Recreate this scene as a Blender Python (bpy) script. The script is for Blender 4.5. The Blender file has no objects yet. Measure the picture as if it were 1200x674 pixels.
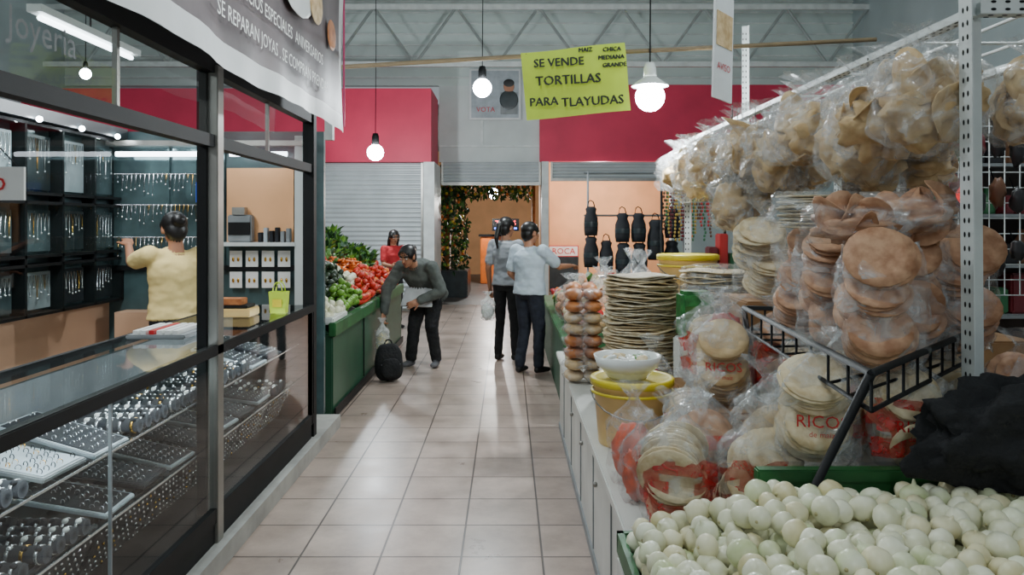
import bpy, math, random
import numpy as np
from mathutils import Vector, Matrix, noise, Euler
from mathutils.kdtree import KDTree
random.seed(7)
R=random.uniform
SC=bpy.context.scene
def lin(c):
    c=c/255.0
    return c/12.92 if c<=0.04045 else ((c+0.055)/1.055)**2.4
def C(r,g,b): return (lin(r),lin(g),lin(b),1)
# ------------------------------------------------------------ materials
def mat(name,rgb,rough=.6,metal=0.,var=.15,scale=6,bump=0.,bscale=40,emit=0.,spec=.5,rgb2=None):
    m=bpy.data.materials.new(name); m.use_nodes=True
    nt=m.node_tree; n=nt.nodes; l=nt.links
    p=n['Principled BSDF']
    tc=n.new('ShaderNodeTexCoord')
    nz=n.new('ShaderNodeTexNoise'); nz.inputs['Scale'].default_value=scale; nz.inputs['Detail'].default_value=4
    l.new(tc.outputs['Object'],nz.inputs['Vector'])
    cr=n.new('ShaderNodeValToRGB')
    c=C(*rgb)
    if rgb2: a=C(*rgb2); b=c
    else:
        a=tuple(max(0,x*(1-var)) for x in c[:3])+(1,); b=tuple(min(1,x*(1+var)) for x in c[:3])+(1,)
    cr.color_ramp.elements[0].color=a; cr.color_ramp.elements[0].position=.35
    cr.color_ramp.elements[1].color=b; cr.color_ramp.elements[1].position=.65
    l.new(nz.outputs['Fac'],cr.inputs['Fac']); l.new(cr.outputs['Color'],p.inputs['Base Color'])
    p.inputs['Roughness'].default_value=rough; p.inputs['Metallic'].default_value=metal
    p.inputs['Specular IOR Level'].default_value=spec
    if emit:
        p.inputs['Emission Color'].default_value=c; p.inputs['Emission Strength'].default_value=emit
    if bump:
        n2=n.new('ShaderNodeTexNoise'); n2.inputs['Scale'].default_value=bscale
        l.new(tc.outputs['Object'],n2.inputs['Vector'])
        bp=n.new('ShaderNodeBump'); bp.inputs['Strength'].default_value=bump; bp.inputs['Distance'].default_value=.01
        l.new(n2.outputs['Fac'],bp.inputs['Height']); l.new(bp.outputs['Normal'],p.inputs['Normal'])
    return m
def film(name,rgb=(222,226,228),lo=.10,hi=.52,rough=.14,scale=12):
    m=bpy.data.materials.new(name); m.use_nodes=True
    nt=m.node_tree; n=nt.nodes; l=nt.links; p=n['Principled BSDF']
    tc=n.new('ShaderNodeTexCoord')
    nz=n.new('ShaderNodeTexNoise'); nz.inputs['Scale'].default_value=scale; nz.inputs['Detail'].default_value=3; nz.inputs['Distortion'].default_value=1.5
    l.new(tc.outputs['Object'],nz.inputs['Vector'])
    mr=n.new('ShaderNodeMapRange'); mr.inputs[1].default_value=.45; mr.inputs[2].default_value=.75; mr.inputs[3].default_value=lo; mr.inputs[4].default_value=hi
    l.new(nz.outputs['Fac'],mr.inputs[0]); l.new(mr.outputs[0],p.inputs['Alpha'])
    p.inputs['Base Color'].default_value=C(*rgb); p.inputs['Roughness'].default_value=rough
    p.inputs['Specular IOR Level'].default_value=1.0
    bp=n.new('ShaderNodeBump'); bp.inputs['Strength'].default_value=.8; bp.inputs['Distance'].default_value=.012
    l.new(nz.outputs['Fac'],bp.inputs['Height']); l.new(bp.outputs['Normal'],p.inputs['Normal'])
    return m
def glassmat(name,tint=(240,246,244),refl=.05):
    m=bpy.data.materials.new(name); m.use_nodes=True
    nt=m.node_tree; n=nt.nodes; l=nt.links
    for x in list(n):
        if x.type!='OUTPUT_MATERIAL': n.remove(x)
    o=[x for x in n if x.type=='OUTPUT_MATERIAL'][0]
    tr=n.new('ShaderNodeBsdfTransparent'); tr.inputs[0].default_value=C(*tint)
    gl=n.new('ShaderNodeBsdfGlossy'); gl.inputs['Roughness'].default_value=.03
    lw=n.new('ShaderNodeLayerWeight'); lw.inputs[0].default_value=.5
    pw=n.new('ShaderNodeMath'); pw.operation='POWER'; pw.inputs[1].default_value=4.5; l.new(lw.outputs['Facing'],pw.inputs[0])
    nz=n.new('ShaderNodeTexNoise'); nz.inputs['Scale'].default_value=2
    a0=n.new('ShaderNodeMath'); a0.operation='MULTIPLY'; a0.inputs[1].default_value=refl*2; l.new(nz.outputs['Fac'],a0.inputs[0])
    ad=n.new('ShaderNodeMath'); ad.operation='MULTIPLY_ADD'; ad.inputs[1].default_value=.7
    l.new(pw.outputs[0],ad.inputs[0]); l.new(a0.outputs[0],ad.inputs[2])
    mx=n.new('ShaderNodeMixShader'); l.new(ad.outputs[0],mx.inputs[0]); l.new(tr.outputs[0],mx.inputs[1]); l.new(gl.outputs[0],mx.inputs[2])
    l.new(mx.outputs[0],o.inputs[0]); return m
def tilemat(name,c1,c2,mortar,size=.4,off=(0,0),rough=.3):
    m=bpy.data.materials.new(name); m.use_nodes=True
    nt=m.node_tree; n=nt.nodes; l=nt.links; p=n['Principled BSDF']
    g=n.new('ShaderNodeNewGeometry'); mp=n.new('ShaderNodeMapping'); mp.inputs['Location'].default_value=(off[0],off[1],0)
    l.new(g.outputs['Position'],mp.inputs['Vector'])
    b=n.new('ShaderNodeTexBrick'); b.offset=0; b.squash=1
    b.inputs['Scale'].default_value=1; b.inputs['Brick Width'].default_value=size; b.inputs['Row Height'].default_value=size
    b.inputs['Mortar Size'].default_value=.006; b.inputs['Mortar Smooth'].default_value=.3
    b.inputs['Color1'].default_value=C(*c1); b.inputs['Color2'].default_value=C(*c2); b.inputs['Mortar'].default_value=C(*mortar)
    l.new(mp.outputs[0],b.inputs['Vector'])
    nz=n.new('ShaderNodeTexNoise'); nz.inputs['Scale'].default_value=2.2; nz.inputs['Detail'].default_value=10; nz.inputs['Roughness'].default_value=.7
    l.new(g.outputs['Position'],nz.inputs['Vector'])
    cr=n.new('ShaderNodeValToRGB'); cr.color_ramp.elements[0].color=(.56,.54,.52,1); cr.color_ramp.elements[1].color=(1.05,1.04,1.03,1)
    cr.color_ramp.elements[0].position=.3; cr.color_ramp.elements[1].position=.66
    l.new(nz.outputs['Fac'],cr.inputs['Fac'])
    mx=n.new('ShaderNodeMix'); mx.data_type='RGBA'; mx.blend_type='MULTIPLY'; mx.inputs[0].default_value=1
    l.new(b.outputs['Color'],mx.inputs[6]); l.new(cr.outputs['Color'],mx.inputs[7]); l.new(mx.outputs[2],p.inputs['Base Color'])
    mr=n.new('ShaderNodeMapRange'); mr.inputs[3].default_value=rough-.1; mr.inputs[4].default_value=rough+.2
    l.new(nz.outputs['Fac'],mr.inputs[0]); l.new(mr.outputs[0],p.inputs['Roughness'])
    bp=n.new('ShaderNodeBump'); bp.inputs['Strength'].default_value=.5; bp.inputs['Distance'].default_value=.003; bp.invert=True
    l.new(b.outputs['Fac'],bp.inputs['Height']); l.new(bp.outputs['Normal'],p.inputs['Normal'])
    return m
# ------------------------------------------------------------ mesh tools
def TR(loc=(0,0,0),rot=(0,0,0),sc=(1,1,1)):
    return np.array(Matrix.LocRotScale(Vector(loc),Euler(rot),Vector(sc)))
class M:
    def __init__(s): s.v=[];s.f=[];s.mi=[];s.sm=[];s.n=0;s.mats=[]
    def add(s,VF,mat,T=None,smooth=True):
        V,F=VF; V=np.asarray(V,float)
        if T is not None: V=V@T[:3,:3].T+T[:3,3]
        if mat not in s.mats: s.mats.append(mat)
        k=s.mats.index(mat); n=s.n
        s.v.append(V); s.f.extend([tuple(i+n for i in f) for f in F])
        s.mi.extend([k]*len(F)); s.sm.extend([smooth]*len(F)); s.n+=len(V)
    def box(s,lo,hi,mat,rot=None,bev=0.):
        lo=np.array(lo,float);hi=np.array(hi,float);c=(lo+hi)/2;d=hi-lo
        s.add(cube(bev,tuple(np.round(d,4))),mat,TR(c,rot or (0,0,0)),False)
    def quad(s,a,b,c,d,mat): s.add(([a,b,c,d],[(0,1,2,3)]),mat,None,False)
    def ball(s,c,r,mat,rot=(0,0,0),seg=14,ring=9):
        if not hasattr(r,'__len__'): r=(r,r,r)
        s.add(SPH(seg,ring),mat,TR(c,rot,r))
    def cyl(s,p0,p1,r0,mat,r1=None,seg=14):
        r1=r0 if r1 is None else r1
        p0=Vector(p0);p1=Vector(p1);d=p1-p0;L=d.length
        q=d.to_track_quat('Z','Y').to_matrix().to_4x4(); q.translation=p0
        s.add(lathe([(0,0),(r0,0),(r0,0),(r1,L),(r1,L),(0,L)],seg),mat,np.array(q))
    def tube(s,pts,r,mat,seg=6):
        pts=[Vector(p) for p in pts]; V=[];F=[]
        for i,p in enumerate(pts):
            t=(pts[min(i+1,len(pts)-1)]-pts[max(i-1,0)]).normalized()
            u=Vector((0,0,1)) if abs(t.z)<.9 else Vector((1,0,0))
            a=t.cross(u).normalized(); b=t.cross(a)
            for k in range(seg):
                g=2*math.pi*k/seg; V.append(p+(a*math.cos(g)+b*math.sin(g))*r)
        for i in range(len(pts)-1):
            for k in range(seg):
                F.append((i*seg+k,i*seg+(k+1)%seg,(i+1)*seg+(k+1)%seg,(i+1)*seg+k))
        F.append(tuple(range(seg))); F.append(tuple(range((len(pts)-1)*seg,len(pts)*seg)))
        s.add(([tuple(v) for v in V],F),mat)
    def build(s,name,parent=None):
        V=np.concatenate(s.v); c=(V.min(0)+V.max(0))/2
        c[2]=V[:,2].min()
        if parent is not None: c=c*0
        V=V-c
        me=bpy.data.meshes.new(name); me.from_pydata(V.tolist(),[],s.f)
        me.polygons.foreach_set('material_index',s.mi); me.polygons.foreach_set('use_smooth',s.sm)
        for m in s.mats: me.materials.append(m)
        me.update()
        o=bpy.data.objects.new(name,me); SC.collection.objects.link(o); o.location=c
        if parent is not None:
            o.parent=parent; o.matrix_parent_inverse=parent.matrix_basis.inverted()
        return o
_c={}
def SPH(seg=14,ring=9):
    k=('s',seg,ring)
    if k in _c: return _c[k]
    pr=[(math.sin(math.pi*i/ring),-math.cos(math.pi*i/ring)) for i in range(ring+1)]
    _c[k]=lathe(pr,seg); return _c[k]
def lathe(pr,seg=20):
    V=[];F=[];idx=[]
    for (r,z) in pr:
        if r<1e-5: idx.append([len(V)]); V.append((0,0,z))
        else:
            idx.append(list(range(len(V),len(V)+seg)))
            V+= [(r*math.cos(2*math.pi*k/seg),r*math.sin(2*math.pi*k/seg),z) for k in range(seg)]
    for a,b in zip(idx[:-1],idx[1:]):
        if len(a)==1 and len(b)==1: continue
        for k in range(seg):
            k2=(k+1)%seg
            if len(a)==1: F.append((a[0],b[k2],b[k]))
            elif len(b)==1: F.append((a[k],a[k2],b[0]))
            else: F.append((a[k],a[k2],b[k2],b[k]))
    return V,F
def cube(bev,d):
    k=('c',bev,d)
    if k in _c: return _c[k]
    x,y,z=[v/2 for v in d]
    if bev<=0 or min(x,y,z)<bev*1.05:
        V=[(-x,-y,-z),(x,-y,-z),(x,y,-z),(-x,y,-z),(-x,-y,z),(x,-y,z),(x,y,z),(-x,y,z)]
        F=[(0,3,2,1),(4,5,6,7),(0,1,5,4),(1,2,6,5),(2,3,7,6),(3,0,4,7)]
    else:
        import bmesh
        bm=bmesh.new(); bmesh.ops.create_cube(bm,size=1); bmesh.ops.scale(bm,vec=d,verts=bm.verts)
        bmesh.ops.bevel(bm,geom=bm.edges[:],offset=bev,segments=2,affect='EDGES')
        V=[tuple(v.co) for v in bm.verts]; bm.verts.index_update(); F=[tuple(v.index for v in f.verts) for f in bm.faces]; bm.free()
    _c[k]=(V,F); return V,F
def blob(seg,ring,amp,fr,seed):
    V,F=SPH(seg,ring); o=Vector((seed*7.3,seed*3.1,0))
    return [tuple(Vector(v)*(1+amp*noise.noise(Vector(v)*fr+o))) for v in V],F
def textmesh(s,size=1,extr=0.0):
    k=('t',s,size)
    if k in _c: return _c[k]
    cu=bpy.data.curves.new('t','FONT'); cu.body=s; cu.size=size; cu.align_x='CENTER'; cu.align_y='CENTER'; cu.resolution_u=2
    o=bpy.data.objects.new('t',cu); SC.collection.objects.link(o); bpy.context.view_layer.update()
    me=bpy.data.meshes.new_from_object(o.evaluated_get(bpy.context.evaluated_depsgraph_get()))
    V=[tuple(v.co) for v in me.vertices]; F=[tuple(p.vertices) for p in me.polygons]
    bpy.data.objects.remove(o); _c[k]=(V,F); return V,F
H90=math.pi/2
# ------------------------------------------------------------ palette
m_floor=tilemat('floor_tile_beige',(188,168,156),(176,156,144),(78,66,61),.4,(.23,.2),.27)
m_floor2=mat('floor_concrete_dark',(95,92,90),.45,var=.2,scale=2)
m_white=mat('painted_white_wall',(200,206,204),.7,var=.06,scale=2)
m_greywall=mat('painted_grey_wall',(160,174,176),.7,var=.08,scale=1)
m_pink=mat('painted_crimson_wall',(200,44,78),.55,var=.12,scale=1.2)
m_orange=mat('painted_orange_wall',(230,172,122),.7,var=.1,scale=1.5)
m_peach=mat('painted_peach_wall',(200,160,130),.7,var=.08,scale=1.5)
m_shut=mat('shutter_steel',(176,182,184),.42,metal=.2,var=.08,scale=2)
m_roof=mat('roof_sheet',(196,208,204),.6,var=.06,scale=1)
m_steelw=mat('steel_white_paint',(205,210,208),.45,var=.1)
m_blk=mat('black_frame_metal',(13,14,15),.6,var=.3,spec=.25)
m_alu=mat('brushed_aluminium',(150,148,142),.38,metal=.8,var=.1)
m_chrome=mat('polished_silver',(235,235,238),.2,metal=.85,var=.1,scale=60)
m_gold=mat('polished_gold',(230,180,80),.2,metal=1,var=.1,scale=60)
m_glass=glassmat('display_glass')
m_darkpanel=mat('dark_display_panel',(42,50,53),.3,var=.3)
m_tealwall=mat('teal_wall_panel',(62,84,86),.35,var=.2)
m_velvet=mat('black_velvet',(22,24,30),.8,var=.3)
m_grey=mat('grey_plastic',(128,132,134),.5)
m_lgrey=mat('pale_grey_tray',(160,168,174),.5)
m_cardw=mat('white_card',(228,228,224),.6,var=.05)
m_green=mat('dark_green_paint',(34,78,54),.5,var=.15,scale=3)
m_greenl=mat('green_crate_plastic',(34,96,48),.5,var=.3)
m_cnt=mat('white_enamel_panel',(200,200,194),.4,var=.12,scale=3)
m_ban_w=mat('banner_white_vinyl',(210,212,212),.45,var=.05)
m_ban_d=mat('banner_dark_print',(88,78,80),.45,var=.45,scale=2.5)
m_ban_p=mat('banner_pink_print',(190,70,110),.45)
m_neon=mat('fluorescent_poster_board',(198,224,62),.6,var=.05)
m_ink=mat('black_marker_ink',(25,35,25),.6)
m_redink=mat('red_print',(196,24,30),.4,var=.1)
m_film=film('clear_plastic_film')
m_film2=film('milky_plastic_film',(236,238,236),.3,.75,.2)
redf=film('red_printed_film',(200,26,30),.5,1.0,.2,22)
m_tan=mat('toasted_wheat_tan',(212,186,142),.6,rgb2=(178,146,100),scale=16,bump=.3)
m_tort=mat('pale_tortilla',(228,214,182),.75,rgb2=(198,174,132),scale=25,bump=.3)
m_tort2=mat('pale_tortilla_dry',(206,198,176),.75,rgb2=(172,156,124),scale=25,bump=.3)
m_brown=mat('toasted_brown_tostada',(202,158,124),.6,rgb2=(160,112,80),scale=22,bump=.3)
m_bread=mat('bread_crust',(198,128,74),.5,rgb2=(160,92,48),scale=14)
m_onion=mat('white_onion_skin',(240,238,214),.3,rgb2=(214,212,176),scale=12)
m_onion2=mat('white_onion_skin_green',(238,238,214),.3,rgb2=(200,208,156),scale=9)
m_onion3=mat('white_onion_skin_yellow',(238,232,200),.35,rgb2=(212,200,152),scale=10)
m_root=mat('onion_root_tan',(186,176,130),.8)
m_skin=mat('skin_brown',(168,116,88),.55,var=.08)
m_hair=mat('hair_black',(20,16,15),.4,var=.3,scale=40)
m_navy=mat('navy_denim',(30,34,46),.85,var=.25,scale=20)
m_black=mat('black_cloth',(26,26,28),.9,var=.3,scale=12,bump=.8)
m_shirtlb=mat('pale_blue_shirt',(188,202,214),.8,var=.08,scale=10)
m_shirtw=mat('grey_tshirt',(150,154,160),.8,var=.1,scale=10)
m_yel=mat('pale_yellow_shirt',(230,204,136),.8,var=.08,scale=8)
m_grhood=mat('grey_hoodie',(84,88,84),.9,var=.25,scale=14)
m_apron=mat('white_apron',(200,202,204),.8)
m_redsh=mat('red_blouse',(176,34,40),.8)
m_shoe=mat('sneaker_grey',(90,90,94),.7,var=.4)
m_shoeb=mat('shoe_dark',(26,24,24),.5)
m_eye=mat('eye_dark',(20,15,12),.2); m_eyew=mat('eye_white',(225,220,215),.3); m_lip=mat('lip',(140,70,62),.5)
m_yellow=mat('yellow_plastic',(226,206,50),.35,var=.08)
m_cream=mat('translucent_cream_plastic',(222,186,120),.35,var=.1)
m_bowl=mat('white_enamel',(226,230,226),.25,var=.04)
m_bulb=mat('bulb_glow',(238,248,255),.4,emit=60)
m_tube=mat('tube_glow',(235,245,255),.4,emit=10)
m_leaf=mat('leaf_green',(56,104,44),.5,rgb2=(94,140,60),scale=9)
m_leafd=mat('leaf_dark_green',(34,68,38),.5,var=.4)
m_avo=mat('avocado_green',(38,58,32),.45,var=.35,bump=.3)
m_lime=mat('lime_green',(108,152,52),.35,var=.25)
m_tom=mat('tomato_red',(200,50,34),.25,var=.2)
m_carrot=mat('carrot_orange',(222,112,36),.4)
m_lemon=mat('lemon_yellow',(226,196,60),.35)
m_pot=mat('pale_vegetable',(212,200,150),.5)
m_cboard=mat('cardboard',(150,112,74),.8)
# ------------------------------------------------------------ camera
cam=bpy.data.cameras.new('camera'); co=bpy.data.objects.new('camera',cam); SC.collection.objects.link(co)
cam.sensor_width=36; cam.lens=27; cam.shift_y=-.0625; cam.shift_x=.004; cam.clip_start=.05
co.location=(0,0,1.65); co.rotation_euler=(H90,0,0); SC.camera=co
# ------------------------------------------------------------ room shell
def solid(name,lo,hi,mat,bev=0):
    m=M(); m.box(lo,hi,mat,bev=bev); return m.build(name)
solid('floor',(-9,-2,-.1),(7,15.6,0),m_floor)
solid('floor_back_hall',(-9,15.6,-.1),(7,25,0),m_floor2)
def corrug(x0,x1,y0,y1,z,mat,name,pitch=.25,amp=.03):
    m=M(); V=[];F=[]; n=int((y1-y0)/pitch*4)
    for i in range(n+1):
        y=y0+(y1-y0)*i/n; zz=z+amp*(1 if (i//2)%2 else -1)
        V+=[(x0,y,zz),(x1,y,zz)]
    for i in range(n): F.append((2*i,2*i+1,2*i+3,2*i+2))
    m.add((V,F),mat,None,False); return m.build(name)
corrug(-9,7,-2,15.7,6.35,m_roof,'ceiling')
solid('ceiling_back_hall',(-9,15.8,4.0),(7,25,4.1),m_greywall)
solid('wall_left',(-9.1,-2,0),(-9,25,6.3),m_greywall)
solid('wall_right',(7,-2,0),(7.1,25,6.3),m_greywall)
solid('wall_end_hall',(-9,25,0),(7,25.1,4),m_orange)
m=M()
m.box((-9,15.6,4.45),(7,15.72,6.3),m_roof)
for z in np.arange(4.6,6.3,.22): m.box((-9,15.57,z),(7,15.6,z+.03),m_steelw)
m.box((-1.4,15.6,2.9),(.64,15.72,4.45),m_white)
m.box((-1.4,15.57,3.2),(.64,15.6,3.24),m_steelw); m.box((-.55,15.575,3.24),(-.5,15.6,4.45),m_steelw)
m.build('wall_back')
solid('wall_back_crimson',(.64,15.5,2.9),(7,15.72,4.45),m_pink)
solid('wall_left_block',(-9,14.2,2.79),(-1.42,15.6,4.15),m_pink)
solid('wall_left_block_pier',(-1.56,14.2,0),(-1.36,15.6,2.79),m_steelw)
solid('pillar_doorway',(.68,15.45,0),(.82,15.72,2.9),m_steelw)
solid('wall_back_right',(3.3,15.5,0),(7,15.72,2.9),m_greywall)
def shutter(name,x0,x1,y,z0,z1,pitch=.085):
    m=M(); V=[];F=[]; n=int((z1-z0)/pitch); rows=[]
    for i in range(n):
        for t,d in ((0,0),(.08,.0),(.25,.022),(.5,.03),(.75,.022),(.92,0)):
            rows.append((z0+(i+t)*(z1-z0)/n,-d))
    rows.append((z1,0))
    for z,d in rows: V+=[(x0,y+d,z),(x1,y+d,z)]
    for i in range(len(rows)-1): F.append((2*i,2*i+1,2*i+3,2*i+2))
    m.add((V,F),m_shut,None,True)
    m.box((x0-.04,y-.05,z0),(x0,y+.03,z1),m_alu); m.box((x1,y-.05,z0),(x1+.04,y+.03,z1),m_alu)
    m.box((x0,y-.04,z0),(x1,y+.0,z0+.06),m_alu)
    return m.build(name)
shutter('roller_shutter',-3.8,-1.62,14.35,.01,2.78)
shutter('roller_shutter',-6.4,-3.95,14.35,.01,2.78)
shutter('roller_shutter',-1.3,.62,15.5,2.42,2.89,.06)
shutter('roller_shutter',.9,3.22,15.46,2.5,2.89,.06)
m=M()
for Y in (14.9,9.5):
    for z in (5.85,4.74):
        m.box((-9,Y-.04,z-.05),(7,Y+.04,z+.05),m_steelw)
    x=-9
    while x<6.9:
        m.cyl((x,Y,5.85),(x+.8,Y,4.74),.028,m_steelw,seg=6); m.cyl((x+.8,Y,4.74),(x+1.6,Y,5.85),.028,m_steelw,seg=6); x+=1.6
for X in np.arange(-8,7,2.4): m.box((X-.04,-2,6.2),(X+.04,15.6,6.3),m_steelw)
m.build('roof_truss')
m=M(); m.tube([(-1.35,6.0,2.87),(0,6.0,2.95),(1.0,6.02,3.0),(2.9,6.05,3.1)],.018,mat('pipe_brown',(130,112,84),.5)); 
m.box((-1.42,5.95,2.3),(-1.36,6.02,2.95),m_steelw)
m.build('overhead_conduit')
# ------------------------------------------------------------ bulbs
def bulb(x,y,z,r=.05,top=6.3,E=150,cfl=False,col=(.88,.96,1)):
    m=M()
    m.tube([(x,y,z+r*2.2),(x+.01,y,(z+top)/2),(x,y,top)],.006,m_blk)
    m.add(lathe([(0,r*2.3),(r*.3,r*2.3),(r*.42,r*1.9),(r*.45,r*.9),(0,r*.9)],14),m_blk if not cfl else m_bowl,TR((x,y,z)))
    m.add(lathe([(0,r*1.0),(r*.42,r*.92),(r*.74,r*.66),(r*.95,r*.3),(r,0),(r*.92,-r*.4),(r*.7,-r*.72),(r*.38,-r*.93),(0,-r)],24),m_bulb,TR((x,y,z)))
    if cfl: m.add(lathe([(r*.45,r*1.35),(r*.5,r*1.3),(r*1.25,r*.75),(r*1.28,r*.7),(r*1.2,r*.74),(r*.45,r*1.28)],24),m_bowl,TR((x,y,z)))
    o=m.build('hanging_light_bulb')
    if E:
        L=bpy.data.lights.new('bulb_light','POINT'); L.energy=E*.85; L.color=col; L.shadow_soft_size=.05
        lo=bpy.data.objects.new('bulb_light',L); SC.collection.objects.link(lo); lo.location=(x,y,z-r*1.0-.06)
        lo.parent=o; lo.matrix_parent_inverse=Matrix.Translation(o.location).inverted()
bulb(-.3,9,3.24,.11,E=175)
bulb(1.11,6,2.64,.115,E=125,cfl=True)
bulb(-2.07,12,2.76,.13,E=140)
bulb(-.38,20,2.43,.14,top=4,E=230,col=(1,.97,.9))
bulb(1.95,16.6,2.72,.12,top=4,E=260,col=(1,.96,.9))
bulb(-.3,3.2,3.3,.07,E=50)  # added bulb above the view, for extra fill light
bulb(.5,-1,3.0,.07,E=55)  # added bulb behind the camera, fill light only
bulb(2.6,3.4,3.1,.07,E=28)
bulb(-5.5,10,3.6,.07,E=90)
for (x,y) in ((-4,5),(2.5,4.5),(-.5,1.5),(2.5,9)):  # added lamps out of view, put in to light the whole room flat
    m=M(); z=5.0 if y<8 else 5.9
    m.add(lathe([(0,.34),(.05,.33),(.08,.2),(.24,0),(.25,0),(.09,.22),(0,.36)],24),m_alu,TR((x,y,z))); m.ball((x,y,z+.03),.07,m_bulb)
    m.tube([(x,y,z+.3),(x,y,6.3)],.01,m_blk); o=m.build('added_fill_lamp')
    L=bpy.data.lights.new('added_fill_light','POINT'); L.energy=88; L.color=(.86,.96,1); L.shadow_soft_size=.25
    lo=bpy.data.objects.new('added_fill_light',L); SC.collection.objects.link(lo); lo.location=(x,y,z-.3); lo.parent=o; lo.matrix_parent_inverse=Matrix.Translation(o.location).inverted()
# ------------------------------------------------------------ jewellery shop
m=M(); m.box((-3.24,1,0),(-1.36,6.24,.1),mat('curb_concrete',(160,158,152),.7)); m.build('shop_platform')
m=M()
m.box((-2.0,1.3,.1),(-1.42,5.55,.24),m_blk)
m.box((-2.0,1.3,.24),(-1.98,5.55,1.0),m_grey)
for z in (.52,.78): m.quad((-1.97,1.3,z+.004),(-1.5,1.3,z+.004),(-1.5,5.52,z+.004),(-1.97,5.52,z+.004),m_glass); m.box((-1.505,1.3,z),(-1.5,5.52,z+.008),m_chrome)
m.quad((-2.0,1.3,1.065),(-1.41,1.3,1.065),(-1.41,5.55,1.065),(-2.0,5.55,1.065),m_glass)
m.quad((-1.425,1.3,.24),(-1.425,5.55,.24),(-1.425,5.55,1.0),(-1.425,1.3,1.0),m_glass)
m.box((-1.445,1.3,1.01),(-1.405,5.58,1.062),m_blk,bev=.004); m.box((-2.01,1.3,1.02),(-1.985,5.58,1.066),m_blk)
m.box((-1.44,1.3,.2),(-1.41,5.58,.27),m_blk)
for y in (1.3,5.53): m.box((-1.44,y,.2),(-1.41,y+.03,1.03),m_blk)
m.box((-1.432,2.75,.27),(-1.42,2.757,1.02),m_grey)
m.box((-2.0,5.53,.2),(-1.41,5.56,1.06),m_blk)
for y0,y1 in ((1.4,3.6),(3.9,5.4)): m.tube([(-1.475,y0,1.035),(-1.475,y1,1.035)],.011,m_tube)
case=m.build('jewelry_display_case')
for y0,y1 in ((1.4,3.6),(3.9,5.4)):
    L=bpy.data.lights.new('case_light','AREA'); L.shape='RECTANGLE'; L.size=.03; L.size_y=y1-y0; L.energy=3.6*(y1-y0); L.color=(.80,.92,1)
    lo=bpy.data.objects.new('case_light',L); SC.collection.objects.link(lo); lo.location=(-1.50,(y0+y1)/2,1.015); lo.rotation_euler=(0,.45,0); lo.parent=case; lo.matrix_parent_inverse=Matrix.Translation(case.location).inverted()
m=M()
ring=lathe([(1,-.25),(1.12,-.25),(1.12,.25),(1,.25)],12)
def roll(x,y,z,L,r=.03,n=5,big=False):
    m.cyl((x-L/2,y,z+r),(x+L/2,y,z+r),r,m_velvet,seg=12)
    for i in range(n):
        xx=x-L/2+L*(i+.5)/n
        m.add(ring,m_chrome if random.random()<.85 else m_gold,TR((xx,y,z+r),(0,H90,0),(r*1.04,r*1.04,.022 if big else .016)))
        m.ball((xx+.003,y-r*.5,z+r*1.9),(.012,.012,.010),random.choice([m_cardw,m_chrome,m_velvet,m_velvet]),seg=8,ring=5)
for z in (.788,.528):
    y=1.45
    while y<5.2:
        q=random.random()
        if q<.45:
            for k in range(4): roll(-1.64,y,z,.24,.028,5,True); roll(-1.85,y+.01,z,.12,.028,2,True); y+=.078
            y+=.05
        else:
            tm=m_lgrey if q<.62 else m_velvet; fr=random.choice([m_grey,m_velvet,m_lgrey])
            T=TR((-1.72,y+.12,z+.045),(.0,R(.1,.3),R(-.08,.08)))
            m.add(cube(.004,(.40,.24,.018)),fr,T,False); m.add(cube(0,(.37,.21,.004)),tm,T@TR((0,0,.010)),False)
            for i in range(10):
                for j in range(6):
                    if random.random()<.12: continue
                    m.add(ring,m_chrome if tm is m_velvet else (m_gold if random.random()<.3 else m_velvet),T@TR((-.17+i*.037,-.09+j*.036,.018),(H90,0,R(-.4,.4)),(.009,.009,.007)))
            y+=R(.28,.33)
for y0 in np.arange(1.35,5.3,.52):
    T=TR((-1.60,y0+.25,.40),(0,.42,0))
    m.add(cube(.004,(.02,.49,.27)),m_velvet,T,False)
    for i in range(13):
        for j in range(7):
            if random.random()<.12: continue
            P=(T@np.array([.014,-.222+i*.037,-.115+j*.038,1]))[:3]; q=R(.6,1)
            m.ball(P,(.006,.007*q,.010*q) if (i+j)%3 else (.006,.011*q,.006),m_chrome if random.random()<.85 else m_gold,seg=6,ring=4)
m.build('jewelry_assortment',case)
m=M(); m.box((-1.92,3.85,1.068),(-1.62,4.2,1.09),m_grey,bev=.006)
for i in range(6): m.box((-1.89+i*.04,3.87,1.09),(-1.865+i*.04,4.18,1.11),m_redink if i==2 else m_cardw)
m.build('jewelry_tray')
m=M(); m.box((-1.88,4.75,1.068),(-1.6,4.95,1.12),m_cream,bev=.006); m.box((-1.86,4.77,1.12),(-1.62,4.93,1.14),m_blk,bev=.004); m.box((-1.84,4.78,1.14),(-1.66,4.9,1.18),m_bread,bev=.004)
m.build('jewelry_box')
m=M(); V=[(-.05,-.03,0),(.05,-.03,0),(.05,.03,0),(-.05,.03,0),(-.058,-.036,.14),(.058,-.036,.14),(.058,.036,.14),(-.058,.036,.14)]
m.add((V,[(0,3,2,1),(0,1,5,4),(1,2,6,5),(2,3,7,6),(3,0,4,7)]),m_neon,TR((-1.49,5.0,1.068)),False)
for dy in (-.034,.034): m.tube([(-1.49-.03*math.cos(a),5.0+dy,1.21+.06*math.sin(a)) for a in np.linspace(0,math.pi,9)],.004,m_neon)
m.box((-1.52,4.955,1.11),(-1.46,4.962,1.16),m_yellow)
m.build('gift_bag')
m=M()
m.box((-1.50,3.70,0),(-1.455,3.80,2.42),m_blk); m.box((-1.455,3.72,0),(-1.405,3.80,2.42),m_alu,bev=.004)
m.box((-1.49,5.58,0),(-1.41,5.66,3.0),m_blk)
m.box((-1.48,.8,2.02),(-1.42,5.6,2.08),m_blk); m.box((-1.48,.8,2.38),(-1.42,5.66,2.46),m_blk)
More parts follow.
